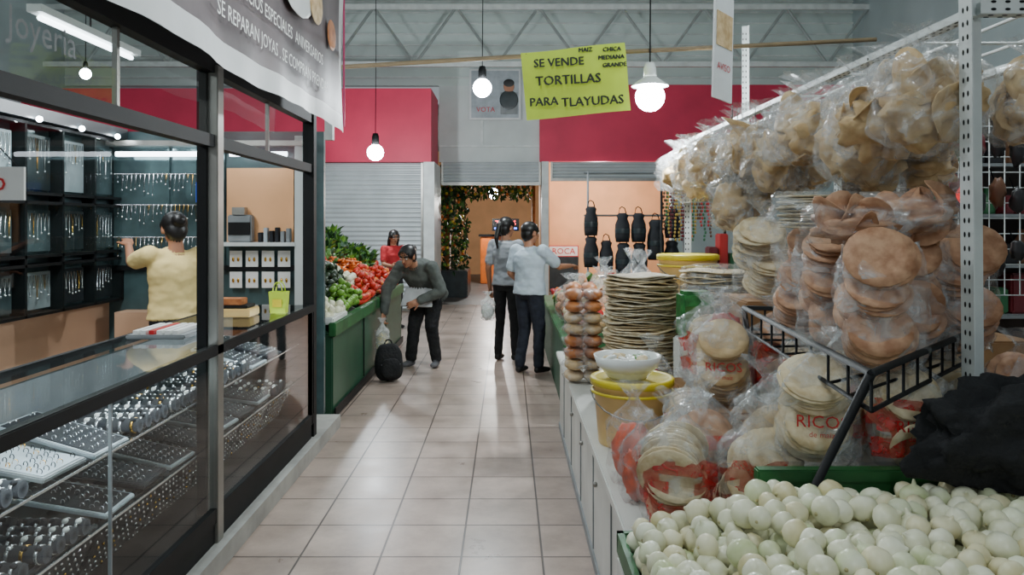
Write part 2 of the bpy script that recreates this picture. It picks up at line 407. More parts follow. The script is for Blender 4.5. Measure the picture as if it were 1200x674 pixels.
for y in (1.9,2.85,4.65): m.box((-1.47,y,2.08),(-1.45,y+.02,2.38),m_alu)
m.quad((-1.452,.8,2.08),(-1.452,5.6,2.08),(-1.452,5.6,2.38),(-1.452,.8,2.38),m_glass)
m.add(textmesh('Joyeria',.13),m_grey,TR((-1.448,2.4,2.24),(H90,.0,H90)))
m.build('shopfront_frame')
m=M(); m.box((-3.35,1,0),(-3.25,6.3,2.45),m_peach); m.build('wall_shop_left')
m_glassback=mat('pale_glass_back',(92,106,110),.15,metal=.4,var=.5,scale=2.5)
m=M()
m.box((-3.25,1.2,1.03),(-3.23,6.22,2.36),m_glassback)
for y in np.arange(1.2,6.25,.42): m.box((-3.23,y,1.03),(-3.13,y+.022,2.3),m_blk)
for z in (1.03,1.36,1.42,1.78,1.84,2.30): m.box((-3.23,1.2,z),(-3.13,6.22,z+.02),m_blk)
m.box((-3.24,1.2,2.33),(-3.08,6.22,2.41),m_darkpanel)
for y in np.arange(1.2,6.0,.42):
    for zz,hh in ((1.07,.28),(1.46,.31),(1.88,.40)):
        tc=random.choice([m_lgrey,m_darkpanel,m_glassback,m_glassback,m_velvet])
        m.box((-3.215,y+.06,zz),(-3.2,y+.39,zz+hh-.03),tc)
        for k in range(7):
            yy=y+.08+k*.042; h=R(.08,hh*.6); top=zz+hh-.05
            m.tube([(-3.19,yy,top),(-3.185,yy+.012,top-h),(-3.19,yy+.024,top)],.003,m_gold if random.random()<.2 else m_chrome,seg=5)
            m.ball((-3.185,yy+.012,top-h),.009,m_chrome,seg=6,ring=4)
for z0,z1 in ((1.05,1.36),(1.44,1.78),(1.86,2.30)): m.quad((-3.125,1.2,z0),(-3.125,6.2,z0),(-3.125,6.2,z1),(-3.125,1.2,z1),m_glass)
for y in np.arange(1.5,6.2,.5): m.ball((-3.05,y,2.33),.02,m_bulb,seg=10,ring=6)
m.build('wall_display_cabinet')
m_teal=mat('teal_mirror_glass',(104,128,130),.1,metal=.6,var=.35,scale=2.5)
solid('wall_shop_rear',(-3.25,6.26,.1),(-1.5,6.31,2.4),m_tealwall)
m=M()
for x0,x1 in ((-3.2,-2.75),(-2.72,-2.3)): m.box((x0,6.235,1.3),(x1,6.25,2.3),m_teal)
m.box((-3.2,6.22,1.27),(-1.6,6.25,1.31),m_blk); m.box((-3.2,6.1,2.27),(-1.6,6.25,2.31),m_alu)
for z in (2.05,1.80,1.54): 
    m.tube([(-3.18,6.2,z),(-2.32,6.2,z)],.005,m_chrome)
    for k in range(24):
        x=-3.15+k*.035; h=R(.06,.17)
        m.tube([(x,6.19,z),(x+.008,6.185,z-h),(x+.016,6.19,z)],.003,m_gold if random.random()<.25 else m_chrome,seg=5); m.ball((x+.008,6.185,z-h),.008,m_chrome,seg=6,ring=4)
m.box((-2.28,6.23,1.5),(-1.74,6.25,2.1),m_orange); m.box((-2.28,6.1,1.47),(-1.7,6.25,1.5),m_steelw)
m.box((-1.7,6.12,.1),(-1.62,6.25,2.35),m_white)
m.box((-3.1,6.05,.1),(-1.72,6.25,.95),m_peach)
m.box((-2.24,6.13,1.5),(-2.05,6.22,1.72),m_grey,bev=.01); m.box((-2.23,6.12,1.56),(-2.06,6.14,1.66),m_blk); m.box((-2.2,6.12,1.72),(-2.1,6.2,1.78),m_alu)
for k in range(6): m.box((-2.0+k*.045,6.14,1.5),(-1.97+k*.045,6.2,1.5+R(.06,.14)),random.choice([m_lgrey,m_lgrey,m_velvet,m_grey]),bev=.004)
blue=mat('blue_sign',(30,70,170),.4)
m.box((-2.5,6.15,1.82),(-2.3,6.18,1.98),blue); m.add(textmesh('VIP',.1),m_cardw,TR((-2.4,6.145,1.9),(H90,0,0)))
for x in (-2.2,-2.07,-1.94,-1.81):
    for z in (1.13,1.30):
        m.box((x-.05,6.21,z),(x+.05,6.215,z+.13),m_cardw); m.ball((x-.02,6.205,z+.06),(.01,.005,.02),m_gold,seg=6,ring=4); m.ball((x+.02,6.205,z+.06),(.01,.005,.02),m_gold,seg=6,ring=4)
m.tube([(-3.1,6.08,2.2),(-2.35,6.08,2.2)],.022,m_tube); m.tube([(-2.2,6.08,2.2),(-1.75,6.08,2.2)],.022,m_tube)
m.build('earring_display_shelf')
for p,e in (((-2.5,4.6,2.75),32),((-2.5,2.6,2.75),22)):
    m=M(); m.tube([(p[0],p[1]-.5,p[2]),(p[0],p[1]+.5,p[2])],.016,m_tube); m.box((p[0]-.04,p[1]-.55,p[2]+.02),(p[0]+.04,p[1]+.55,p[2]+.06),m_bowl)
    m.tube([(p[0],p[1],p[2]+.05),(p[0],p[1],6.3)],.006,m_blk)
    o=m.build('fluorescent_tube_lamp')
    L=bpy.data.lights.new('tube_light','AREA'); L.shape='RECTANGLE'; L.size=.08; L.size_y=1; L.energy=e; L.color=(.90,.97,1)
    lo=bpy.data.objects.new('tube_light',L); SC.collection.objects.link(lo); lo.location=(p[0],p[1],p[2]-.03); lo.parent=o; lo.matrix_parent_inverse=Matrix.Translation(o.location).inverted()
m=M(); m.box((-1.87,2.3,1.72),(-1.45,2.31,1.82),m_cardw); m.add(textmesh('Abierto',.09),m_redink,TR((-1.64,2.295,1.775),(H90,0,0)))
m.tube([(-1.85,2.305,1.82),(-1.66,2.305,2.02),(-1.47,2.305,1.82)],.002,m_blk); m.build('open_sign')
m=M(); V=[];F=[];ny=40;nz=10
for i in range(ny+1):
    for j in range(nz+1):
        y=1.2+4.4*i/ny; z=2.32+1.1*j/nz; V.append((-1.2+.012*math.sin(y*5+j*.4)+.008*math.sin(y*13)*(1-j/nz),y,z+.012*math.sin(y*3)*(1-j/nz)))
Fw=[];Fd=[]
for i in range(ny):
    for j in range(nz):
        a=i*(nz+1)+j; f=(a,a+nz+1,a+nz+2,a+1)
        if i>=ny-1 or j<1 or i<12: Fw.append(f)
        else: Fd.append(f)
m.add((V,Fw),m_ban_w); m.add((V,Fd),m_ban_d)
m.tube([(-1.2,5.62,2.36),(-1.2,5.62,3.4)],.008,m_ban_p)
for s,z,sz,y in (('SERVICIOS ESPECIALES  ANIVERSARIOS',2.68,.095,4.05),('SE REPARAN JOYAS . SE COMPRAN PRENDAS',2.53,.095,4.05)):
    m.add(textmesh(s,sz),m_cardw,TR((-1.172,y,z),(H90,0,H90)))
m.ball((-1.178,4.3,2.98),(.006,.35,.16),m_ban_w); m.ball((-1.172,4.7,3.0),(.006,.16,.13),m_tan); m.ball((-1.17,5.1,2.9),(.006,.12,.1),m_bread)
m.tube([(-1.22,1.2,3.43),(-1.22,5.6,3.43)],.012,m_steelw); m.tube([(-1.45,5.6,2.95),(-1.22,5.6,3.43)],.01,m_steelw)
m.build('hanging_banner')
# ------------------------------------------------------------ produce stand (left)
def bed(y,v): return (-1.5-1.2*v, y, .80+.62*v)
m=M()
m.box((-2.75,6.45,0),(-1.47,10.6,.72),m_green,bev=.01); m.box((-1.5,6.42,.70),(-1.44,10.62,.82),m_greenl,bev=.008)
m.box((-1.455,6.45,.02),(-1.445,10.6,.1),m_blk)
for y in (7.8,9.2): m.box((-1.468,y,.1),(-1.46,y+.02,.7),m_blk)
V=[(-1.48,6.45,.72),(-1.48,10.6,.72),(-2.72,10.6,1.34),(-2.72,6.45,1.34),(-2.72,6.45,.72),(-2.72,10.6,.72)]
m.add((V,[(0,1,2,3),(0,3,4),(1,5,2),(3,2,5,4)]),m_green,None,False)
m.box((-2.76,6.45,0),(-2.72,10.6,1.5),m_green)
for y in (7.5,8.7,9.7):
    T=TR((-2.1,y,1.07),(0,math.atan2(.62,1.24),0)); m.add(cube(0,(1.35,.02,.10)),m_alu,T,False)
m.box((-1.62,6.43,.8),(-1.46,7.0,.86),m_bowl,bev=.01)
m.build('produce_stand')
piles={}
def item(kind,x,y,z):
    q=piles.setdefault(kind,M()); r=R(.85,1.15); rot=(R(0,6),R(0,6),R(0,6))
    if kind=='avocado_pile': q.ball((x,y,z),(.036*r,.036*r,.052*r),m_avo,rot,10,7)
    elif kind=='tomato_pile':
        q.ball((x,y,z),(.040*r,.040*r,.035*r),m_tom if random.random()<.85 else m_carrot,(R(-.5,.5),R(-.5,.5),0),10,7); q.ball((x,y,z+.034*r),(.01,.01,.005),m_leaf,seg=6,ring=4)
    elif kind=='lime_pile': q.ball((x,y,z),(.03*r,.03*r,.036*r),m_lime,rot,10,7)
    elif kind=='onion_heap': q.ball((x,y,z),(.038*r,.038*r,.038*r),m_onion,rot,10,7)
    elif kind=='carrot_pile': q.add(lathe([(0,-.09),(.008,-.08),(.018,.03),(.02,.07),(0,.08)],8),m_carrot,TR((x,y,z),(H90+R(-.2,.2),R(-.3,.3),R(-.6,.6))))
    elif kind=='cucumber_pile': q.ball((x,y,z),(.026,.1*r,.026),m_leafd if random.random()<.6 else m_lime,(R(-.1,.1),0,R(-.7,.7)),10,7)
    elif kind=='yellow_squash_pile': q.ball((x,y,z+.02),(.05,.09,.05),m_lemon,(0,0,R(-1,1)),12,8)
    elif kind=='lettuce_heads':
        q.add(blob(16,11,.5,3.2,R(0,90)),random.choice([m_leaf,m_leaf,m_leafd]),TR((x,y,z+.02),(R(0,.5),R(0,.5),R(0,6)),(.085,.085,.07)))
        for k in range(12):
            a=R(0,6.28); s=R(.06,.14)
            V=[(0,0,0),(.5,.3,.5),(1,0,.6),(.5,-.3,.5)]
            q.add((V,[(0,1,2),(0,2,3)]),random.choice([m_leaf,m_lime,m_leafd]),TR((x+.04*math.cos(a),y+.04*math.sin(a),z+.04),(R(-.4,.4),R(-1,0),a),(s,s,s)))
def kindat(y,v):
    if v>.86: return 'lettuce_heads' if y>7.2 else 'yellow_squash_pile'
    if y<7.5:
        if v<.2: return 'onion_heap' if y<7.0 else 'lime_pile'
        if v<.6: return 'avocado_pile'
        return 'cucumber_pile' if v<.74 else 'tomato_pile'
    if y<8.7:
        if v<.16: return 'lime_pile' if y<7.9 else 'tomato_pile'
        if v<.4: return 'avocado_pile' if y<8.3 else 'onion_heap'
        return 'tomato_pile' if v<.66 else 'cucumber_pile'
    if y<9.7:
        if v<.3: return 'tomato_pile'
        if v<.5: return 'carrot_pile'
        return 'lettuce_heads'
    return 'lettuce_heads' if v>.3 else 'tomato_pile'
for lay in range(3):
    y=6.5
    while y<10.55:
        v=.03
        while v<1:
            k=kindat(y,v); st={'lettuce_heads':.13,'cucumber_pile':.065,'carrot_pile':.05,'yellow_squash_pile':.1}.get(k,.07)
            p=bed(y+R(-.015,.015),v); mound=.06*math.sin(y*5.2)*math.sin(v*14)+.04
            pr=1 if lay==0 else (.75 if lay==1 else (.45 if mound>.04 else .1))
            if k=='lettuce_heads': pr=(1,.4,.25)[lay]
            if random.random()<pr:
                item(k,p[0]+(.02 if lay else 0),min(10.5,p[1]+(.03 if lay==1 else 0)),p[2]-.01+lay*.05+mound+(.03 if k=='lettuce_heads' else 0))
            v+=st/1.2
        y+=.070 if y<8.8 else .085
for i in range(16): item('lettuce_heads',-2.62+R(-.04,.04),7.3+i*.2,1.50+R(0,.06))
for k,q in piles.items(): q.build(k)
# ------------------------------------------------------------ bags
disc=lathe([(0,0),(.6,.01),(1,.05),(1,.1),(.6,.07),(0,.06)],18)
def disc_bent(k): return [(x,y,z+k*(x*x-y*y)) for x,y,z in disc[0]],disc[1]
DB=[disc_bent(k) for k in (.0,.25,.5,-.4,.7)]
def bagshell(w,d,h,seed,kind,crush):
    V=[];F=[];nr=20;ns=30
    for i in range(nr+1):
        t=i/nr
        if kind=='knot':
            if t<.15: s=.72+.28*math.sin(t/.15*H90)
            elif t<.6: s=1
            elif t<.86: u=(t-.6)/.26; s=1-.84*(u*u*(3-2*u))
            else: s=.16+.5*((t-.86)/.14)
            sw=sd=s
        else:
            e=min(t,1-t)/.5; sd=max(.04,min(1,(e*2.2)**.6)); sw=.9+.1*sd
        for k in range(ns):
            a=2*math.pi*k/ns; ca,sa=math.cos(a),math.sin(a)
            x=w/2*sw*math.copysign(abs(ca)**.75,ca); y=d/2*sd*math.copysign(abs(sa)**.75,sa)
            nn=noise.noise(Vector((ca*1.6,sa*1.6,t*3+seed*5.7))); n2=noise.noise(Vector((ca*4,sa*4,t*8+seed*3.7)))
            pl=(.10*math.sin(k*2.6+seed)+.08*math.sin(a*5+seed*2)) if kind=='knot' and t>.5 else .03*math.sin(a*4+seed+t*9)
            f=1+crush*nn+crush*.6*n2+pl
            V.append((x*f,y*f,h*t+.04*h*noise.noise(Vector((ca*2,sa*2,seed)))))
    for i in range(nr):
        for k in range(ns): F.append((i*ns+k,i*ns+(k+1)%ns,(i+1)*ns+(k+1)%ns,(i+1)*ns+k))
    F.append(tuple(range(ns))[::-1])
    return V,F
_sd=[0]
def bag(m,loc,w,d,h,rz=0,content='discs',cm=None,kind='knot',fm=None,txt=None,tilt=(0,0),tm=None,n=10,red=False,crush=.2):
    _sd[0]+=1; fm=fm or m_film; T=TR(loc,(tilt[0],tilt[1],rz))
    V,F=bagshell(w,d,h,_sd[0],kind,crush)
    if red:
        ns=30; Fr=[];Fc=[]
        for i,f in enumerate(F):
            r,k=divmod(i,ns); a=(k/ns*360-270+180)%360-180
            (Fr if (2<=r<=9 and 14<abs(a)+8*math.sin(r*2+_sd[0])<70+22*math.sin(r*1.3+_sd[0])) or (r in(3,4,9,10) and abs(a)<60) else Fc).append(f)
        m.add((V,Fc),fm,T); m.add((V,Fr),redf,T)
    else: m.add((V,F),fm,T)
    top=.62 if kind=='knot' else .9
    def A(vf,mt,loc2,rot=(0,0,0),sc=(1,1,1)): m.add(vf,mt,T@TR(loc2,rot,sc))
    if content=='discs':
        for i in range(n):
            r=w*R(.26,.34); A(random.choice(DB),cm,(R(-.16,.16)*w,R(-.16,.16)*d,h*R(.14,top-.08)),(R(-1.2,1.2),R(-1.2,1.2),R(0,6)),(r,r,r))
    elif content=='chips':
        A(blob(26,18,.55,2.6,R(0,99)),cm,(0,0,h*top*.5),(0,0,R(0,6)),(w*.40,d*.42,h*top*.46))
        for i in range(n):
            r=w*R(.2,.32); A(random.choice(DB),cm,(R(-.24,.24)*w,R(-.3,.25)*d,h*R(.14,top)),(R(-1.5,1.5),R(-1.5,1.5),R(0,6)),(r,r*R(.6,1),r))
    elif content=='stack':
        z=.03
        while z<h*top:
            r=w*.42; A(disc,cm,(R(-.01,.01),R(-.01,.01),z),(R(-.04,.04),R(-.04,.04),R(0,6)),(r,r,.12)); z+=.012
    elif content=='big':
        r=w*.38; zz=r+.01
        while zz<h*top+.02:
            ax=random.choice([-.95,-.75,-.45,.35]); th=H90+ax; av=(0,-math.sin(th),math.cos(th)); sx=R(-.12,.12)*w
            s=-d*.44
            while s<d*.40:
                rr=r*R(.86,1.06)
                A(disc,cm,(sx+R(-.012,.012),av[1]*s,zz+av[2]*s),(th+R(-.06,.06),R(-.12,.12),0),(rr,rr*.96,.10)); s+=.014
            zz+=r*1.1
    elif content=='blob':
        A(blob(18,12,.25,4,R(0,99)),cm,(0,0,h*top*.48),(0,0,0),(w*.44,d*.44,h*top*.48))
    if txt:
        A(textmesh(txt,w*.20),tm or m_redink,(0,-d/2*1.1-.006,h*.36),(H90,0,0))
        A(textmesh('de maiz',w*.09),tm or m_redink,(0,-d/2*1.1-.006,h*.27),(H90,0,0))
def onebag(name,*a,**k):
    m=M(); bag(m,*a,**k); return m.build(name)
# ------------------------------------------------------------ right counters
m=M()
m.box((.42,2.45,0),(1.15,6.2,.60),m_cnt,bev=.006); m.box((.39,2.42,.58),(1.17,6.2,.62),m_cnt,bev=.006)
for y in (3.1,3.75,4.4,5.05,5.7): m.box((.414,y,.06),(.421,y+.012,.57),m_grey)
for y in (3.62,4.3,4.95): m.ball((.41,y,.42),(.012,.014,.014),m_alu,seg=8,ring=5)
m.box((.41,2.45,0),(.421,6.2,.05),m_grey)
m.build('white_market_counter')
m=M(); m.box((.48,6.25,0),(1.3,10.2,.66),m_green,bev=.01); m.box((.45,6.22,.64),(1.32,10.2,.70),m_greenl,bev=.008); m.build('green_market_counter')
m=M(); m.box((1.18,2.6,0),(2.7,6.2,.84),m_cnt,bev=.01); m.box((1.19,3.9,.84),(2.7,6.2,1.05),m_cboard,bev=.01); m.build('display_riser')
m=M()
ox0,ox1,oy0,oy1=.34,2.15,1.2,2.40
m.box((ox0,oy0,0),(ox1,oy1,.62),m_cnt,bev=.01); m.build('onion_table')
m=M()
for lo,hi in (((ox0,oy0,.625),(ox1,oy1,.64)),((ox0,oy0,.64),(ox0+.02,oy1,.69)),((.78,oy1-.02,.64),(ox1,oy1,.87)),((ox0,oy1-.02,.64),(.78,oy1,.69)),((ox1-.02,oy0,.64),(ox1,oy1,.87)),((ox0,oy0,.64),(ox1,oy0+.02,.76))):
    m.box(lo,hi,m_greenl)
m.box((.77,oy1-.035,.85),(ox1,oy1+.01,.89),m_greenl,bev=.005)
m.build('green_crate')
def onion(k):
    pr=[(0,-.92),(.12,-.94),(.5,-.82),(.86,-.46),(1,0),(.92,.40),(.66,.72),(.34,.90),(.17,1.0),(.11,1.10+k*.12),(.06,1.16+k*.2),(0,1.16+k*.2)]
    V,F=lathe(pr,18)
    return [(x*(1+.03*math.cos(5*math.atan2(y,x))),y*(1+.05*noise.noise(Vector((x,y,z+k*9)))),z+.08*x*x*k) for x,y,z in V],F
ONS=[onion(k) for k in (0,.4,.8,1.2)]
m=M()
for lay in range(4):
    y=oy0+.06
    while y<oy1-.05:
        x=ox0+.05+R(0,.02)
        while x<ox1-.05:
            e=min(1,max(0,x-ox0+.1)/.55); top=.67+.17*e**.9+.05*noise.noise(Vector((x*4,y*4,0)))
            z=.685+lay*.055
            if z<top+.025:
                r=R(.031,.042); mt=random.choice([m_onion,m_onion,m_onion2,m_onion3])
                T=TR((x+R(-.014,.014),y+R(-.014,.014),z+R(-.008,.018)),(R(-1.9,1.9),R(-1.9,1.9),R(0,6)),(r,r*R(.94,1.04),r*R(.82,.98)))
                m.add(random.choice(ONS),mt,T); m.ball((T@np.array([0,0,-.90,1]))[:3],r*.15,m_root,seg=6,ring=4)
            x+=.067
        y+=.065
m.build('white_onion_pile')
snack=mat('snack_orange',(206,84,44),.5,var=.3,scale=20)
red=mat('dried_chili_red',(160,36,26),.5,var=.4,scale=20)
onebag('tostada_bag',(.58,2.60,.62),.27,.2,.46,-.3,'big',m_tort,red=True)
onebag('tostada_bag',(.85,2.62,.62),.27,.2,.44,.1,'big',m_tort,red=True)
onebag('tostada_bag',(.72,2.86,.62),.27,.2,.48,.1,'big',m_brown,red=True)
onebag('snack_bag',(.50,3.05,.62),.2,.16,.40,-.5,'blob',snack)
onebag('snack_bag',(.49,2.84,.62),.15,.12,.34,-.2,'blob',snack)
onebag('snack_bag',(.74,3.10,.62),.2,.16,.36,.2,'blob',snack,red=True)
onebag('tostada_bag',(.99,2.90,.62),.28,.18,.52,-.1,'big',m_tan,txt='MAIZ')
solid('carton_box',(.84,3.28,.62),(1.16,4.05,.84),m_cboard,.008)
def bucket(name,x,y,z,r,h,lid=True,body=m_cream):
    m=M()
    m.add(lathe([(0,0),(r*.84,0),(r*.86,.01),(r*.97,h*.88),(r*1.0,h*.9),(r,h),(r*.94,h),(r*.92,h-.02),(0,h-.02)],32),body,TR((x,y,z)))
    m.add(lathe([(r*1.0,h*.80),(r*1.05,h*.80),(r*1.05,h*.84),(r*1.0,h*.84)],32),m_yellow,TR((x,y,z)))
    if lid: m.add(lathe([(r*.98,h*.93),(r*1.06,h*.93),(r*1.06,h*1.02),(r*1.02,h*1.04),(r*.9,h*1.03),(r*.86,h*1.0),(0,h*1.0)],32),m_yellow,TR((x,y,z)))
    m.tube([(x-r*1.05*math.cos(a),y-r*1.07*math.sin(a),z+h*.82-.10*math.sin(a)) for a in np.linspace(0,math.pi,14)],.004,m_alu)
    return m.build(name)
bucket('yellow_lid_bucket',.585,3.62,.62,.185,.30)
m=M(); m.add(lathe([(0,0),(.09,0),(.095,.008),(.135,.06),(.150,.105),(.158,.105),(.142,.055),(.09,.014),(0,.012)],30),m_bowl,TR((.56,3.6,.93)))
for i in range(26): m.ball((.56+R(-.09,.09),3.6+R(-.09,.09),.93+R(.07,.10)),(.03,.03,.012),random.choice([m_bowl,m_cardw,m_leaf,m_tort]),(R(-.5,.5),R(-.5,.5),0),8,6)
m.build('enamel_bowl')
SD=lathe([(0,.0),(.9,.0),(1,.04),(1,.14),(.9,.17),(0,.17)],24)
def stack(name,x,y,z0,z1,r,mt,th=.011,wrap=None,mt2=None):
    m=M(); z=z0
    while z<z1:
        rr=r*R(.9,1.03); V=[(a*(1+.05*noise.noise(Vector((a*2,b*2,z*9)))),b,c+.4*noise.noise(Vector((a*1.3,b*1.3,z*6)))) for a,b,c in SD[0]]
        m.add((V,SD[1]),mt2 if mt2 and random.random()<.4 else mt,TR((x+R(-.016,.016),y+R(-.016,.016),z),(R(-.02,.02),R(-.02,.02),R(0,6)),(rr,rr,.05))); z+=th
    if wrap:
        m.add(lathe([(1.06,0),(1.08,.3),(1.05,.7),(1.03,1),(.6,1.06),(.1,1.07)],24),wrap,TR((x,y,z0),(0,0,0),(r,r,z1-z0+.02)))
    return m.build(name)
stack('tlayuda_stack',.80,4.6,.625,1.34,.22,m_tort,.009,None,m_tort2)
stack('tlayuda_stack',1.28,4.75,1.055,1.36,.2,m_tort,.011,m_film)
stack('tlayuda_stack',1.80,4.75,1.055,1.5,.2,m_tort,.011,m_film)
stack('tlayuda_stack',.84,5.2,.625,1.25,.19,m_tort,.012)
greenpk=mat('green_package',(46,120,60),.4,var=.4,scale=30)
m=M(); m.box((.93,4.15,.625),(1.13,4.33,1.02),m_cardw,bev=.01); m.box((.94,4.16,1.02),(1.12,4.31,1.28),greenpk,bev=.02); m.box((.96,4.15,1.1),(1.1,4.16,1.2),m_leaf); m.build('green_herb_package')
bucket('yellow_lid_bucket',1.30,5.55,1.055,.21,.36)
m=M()
for i in range(8):
    z=.625+i*.075
    for dx in (0,.12): m.ball((.43+dx,5.0+R(-.02,.02),z+.04),(.065,.11,.04),m_bread if (i//2)%2 else m_tan,(0,0,R(-.2,.2)),14,8)
    m.add(blob(16,9,.2,4,i),m_film,TR((.49,5.0,z+.04),(0,0,0),(.14,.13,.045)))
m.build('bread_roll_packages')
m=M()
for i in range(6):
    z=.625+i*.1
    for dx in (0,.11): m.ball((.48+dx,5.6+R(-.02,.02),z+.05),(.06,.13,.05),m_bread if i%2 else m_tort,(0,0,R(-.2,.2)),12,7)
m.build('bread_roll_packages')
mids=[((.96,3.45,.85),.28,.2,.48,-.2,'big',m_tan,'RICOS',False),((1.0,3.85,.85),.26,.2,.48,-.2,'big',m_tort,None,True),((.80,3.34,.62),.24,.2,.40,-.3,'big',m_tan,None,True),
((.76,4.05,.62),.2,.16,.44,-.2,'blob',red,None,False),((1.02,3.62,1.05),.2,.16,.3,-.2,'blob',red,None,False),((1.04,4.55,.62),.24,.2,.66,-.2,'chips',m_tort,None,False),
((1.28,3.62,.845),.3,.2,.46,-.2,'big',m_brown,None,True),((1.30,2.92,.845),.27,.2,.46,-.3,'big',m_tort,'RICOS',False),((1.30,3.27,.845),.26,.2,.46,-.3,'big',m_tort,None,True),
((1.58,2.76,.845),.27,.18,.42,-.2,'big',m_tort,'RICOS',False),((1.88,2.80,.845),.27,.18,.42,-.1,'big',m_brown,None,True),((1.62,3.1,.845),.3,.2,.38,-.1,'big',m_brown,None,False),((1.7,3.5,.845),.3,.2,.38,-.1,'big',m_brown,None,False),
((1.17,2.72,.845),.24,.18,.46,-.1,'chips',m_tan,None,True)]
for loc,w,d,h,rz,ct,cm,tx,rd in mids: onebag('tostada_bag',loc,w,d,h,rz,ct,cm,txt=tx,n=10,red=rd)
onebag('tostada_bag',(1.02,2.53,.86),.28,.17,.44,-.25,'big',m_tort,txt='RICOS')
onebag('tostada_bag',(1.30,2.50,.86),.26,.17,.42,-.1,'big',m_tort,txt='RICOS',red=True)
solid('carton_box',(1.22,3.93,1.055),(2.1,4.4,1.25),m_cboard,.008)
onebag('tostada_bag',(1.38,4.1,1.255),.34,.24,.52,-.2,'big',m_tort,fm=m_film)
onebag('tostada_bag',(1.75,4.1,1.255),.36,.24,.5,.1,'big',m_tort,fm=m_film2)
onebag('tostada_bag',(2.3,4.1,1.06),.34,.24,.6,.1,'big',m_tan)
# ------------------------------------------------------------ basket rack
c1=Vector((.97,2.05,1.25));c2=Vector((1.12,3.65,1.25));c3=Vector((1.95,3.4,1.25));c4=Vector((1.82,2.95,1.25))
m=M(); P=[c1,c2,c3,c4]
for a,b in zip(P,P[1:]+P[:1]):
    m.cyl(a,b,.011,m_blk,seg=8); m.cyl(a-Vector((0,0,.1)),b-Vector((0,0,.1)),.007,m_blk,seg=8)
    for i in range(9):
        q=a.lerp(b,i/9); m.cyl(q,q-Vector((0,0,.1)),.005,m_blk,seg=6)
for i in range(1,9):
    m.cyl(c1.lerp(c2,i/9)-Vector((0,0,.1)),c4.lerp(c3,i/9)-Vector((0,0,.1)),.005,m_blk,seg=6)
cen=(c1+c2+c3+c4)/4
for a in P:
    b=a.lerp(cen,.12); b=Vector((b.x,b.y,.85))
    if a is c1: b=Vector((.9,2.46,.64))
    m.cyl(a,b,.013,m_blk,seg=8)
m.build('wire_basket_rack')
for loc,w,d,h,rz in (((1.20,2.48,1.17),.27,.20,.42,-.3),((1.44,2.74,1.17),.27,.2,.42,-.2),((1.22,2.88,1.17),.28,.22,.44,-.4),((1.27,3.25,1.17),.28,.2,.42,-.4),((1.70,2.92,1.17),.28,.22,.44,-.2),((1.55,3.2,1.17),.3,.22,.46,-.2)):
    onebag('tostada_bag',loc,w,d,h,rz,'big',m_brown,kind='pillow',crush=.2)
onebag('tostada_bag',(1.42,2.72,1.60),.36,.26,.16,-.2,'chips',m_brown,kind='pillow',crush=.25)
onebag('tostada_bag',(1.18,2.62,1.58),.32,.22,.14,-.2,'chips',m_brown,kind='pillow',crush=.25)
onebag('tlayuda_bag',(1.24,3.1,1.60),.34,.28,.18,-.2,'stack',m_tort2,kind='pillow')
m=M(); z=.86
while z<1.62:
    m.add(SD,m_brown if int(z*12)%2 else m_tan,TR((2.0+R(-.01,.01),2.62,z),(0,0,R(0,6)),(.15,.15,.08))); z+=.016
m.build('tortilla_stack')
def heap(name,c,r,mt,seed,amp=.45):
    m=M(); V,F=SPH(72,44); V2=[]
    for v in V:
        v=Vector(v); p=v*(1+amp*noise.noise(v*2.2+Vector((seed,0,0)))+.22*abs(noise.noise(v*4+Vector((0,seed,0))))-.14*abs(noise.noise(v*9+Vector((0,0,seed)))))
        V2.append((p.x*r[0],p.y*r[1],max(-.6,p.z)*r[2]))
    m.add((V2,F),mt,TR(c)); return m.build(name)
heap('black_cloth_bundle',(1.54,2.27,.99),(.32,.11,.19),m_black,3,.4)
# ------------------------------------------------------------ slotted angle rack with hanging bags
m=M()
slot=lathe([(0,0),(1,0),(1,.3),(0,.3)],8)
def angle(p0,p1,w=.045):
    p0=Vector(p0);p1=Vector(p1);L=(p1-p0).length
    q=(p1-p0).to_track_quat('Z','Y').to_matrix().to_4x4(); q.translation=p0; T=np.array(q)
    m.add(cube(0,(w,.004,round(L,3))),m_steelw,T@TR((0,-w/2,L/2)),False); m.add(cube(0,(.004,w,round(L,3))),m_steelw,T@TR((-w/2,0,L/2)),False)
    z=.04
    while z<L-.03:
        for dx in (-.010,.014):
            m.add(slot,m_blk,T@TR((dx,-w/2-.0025,z),(H90,0,0),(.0045,.009,.004)),False)
            m.add(slot,m_blk,T@TR((-w/2-.0025,dx,z),(0,-H90,0),(.009,.0045,.004)),False)
            m.add(slot,m_blk,T@TR((dx,-w/2+.0022,z),(-H90,0,0),(.0045,.009,.004)),False)
        z+=.045
RX=1.5;RY=2.46;RZ=2.34
angle((RX+.02,RY,.0),(RX,RY,2.45),.07); angle((RX,RY,RZ),(RX,6.4,RZ)); angle((RX,6.4,0),(RX,6.4,RZ)); angle((1.98,6.4,RZ),(1.98,6.4,3.3))
angle((RX,RY,RZ),(2.75,RY,RZ)); angle((2.2,RY,RZ),(2.2,6.4,RZ)); angle((RX,6.4,RZ),(2.75,6.4,RZ)); angle((2.75,6.4,0),(2.75,6.4,RZ)); angle((2.75,RY,0),(2.75,RY,RZ))
for x in (1.7,1.95): m.tube([(x,RY,RZ),(x,6.4,RZ)],.006,m_steelw)
for y in np.arange(2.9,6.3,.6): m.tube([(RX,y,RZ-.01),(2.2,y,RZ-.01)],.006,m_steelw)
m.build('slotted_angle_rack')
random.seed(21)
y=2.62
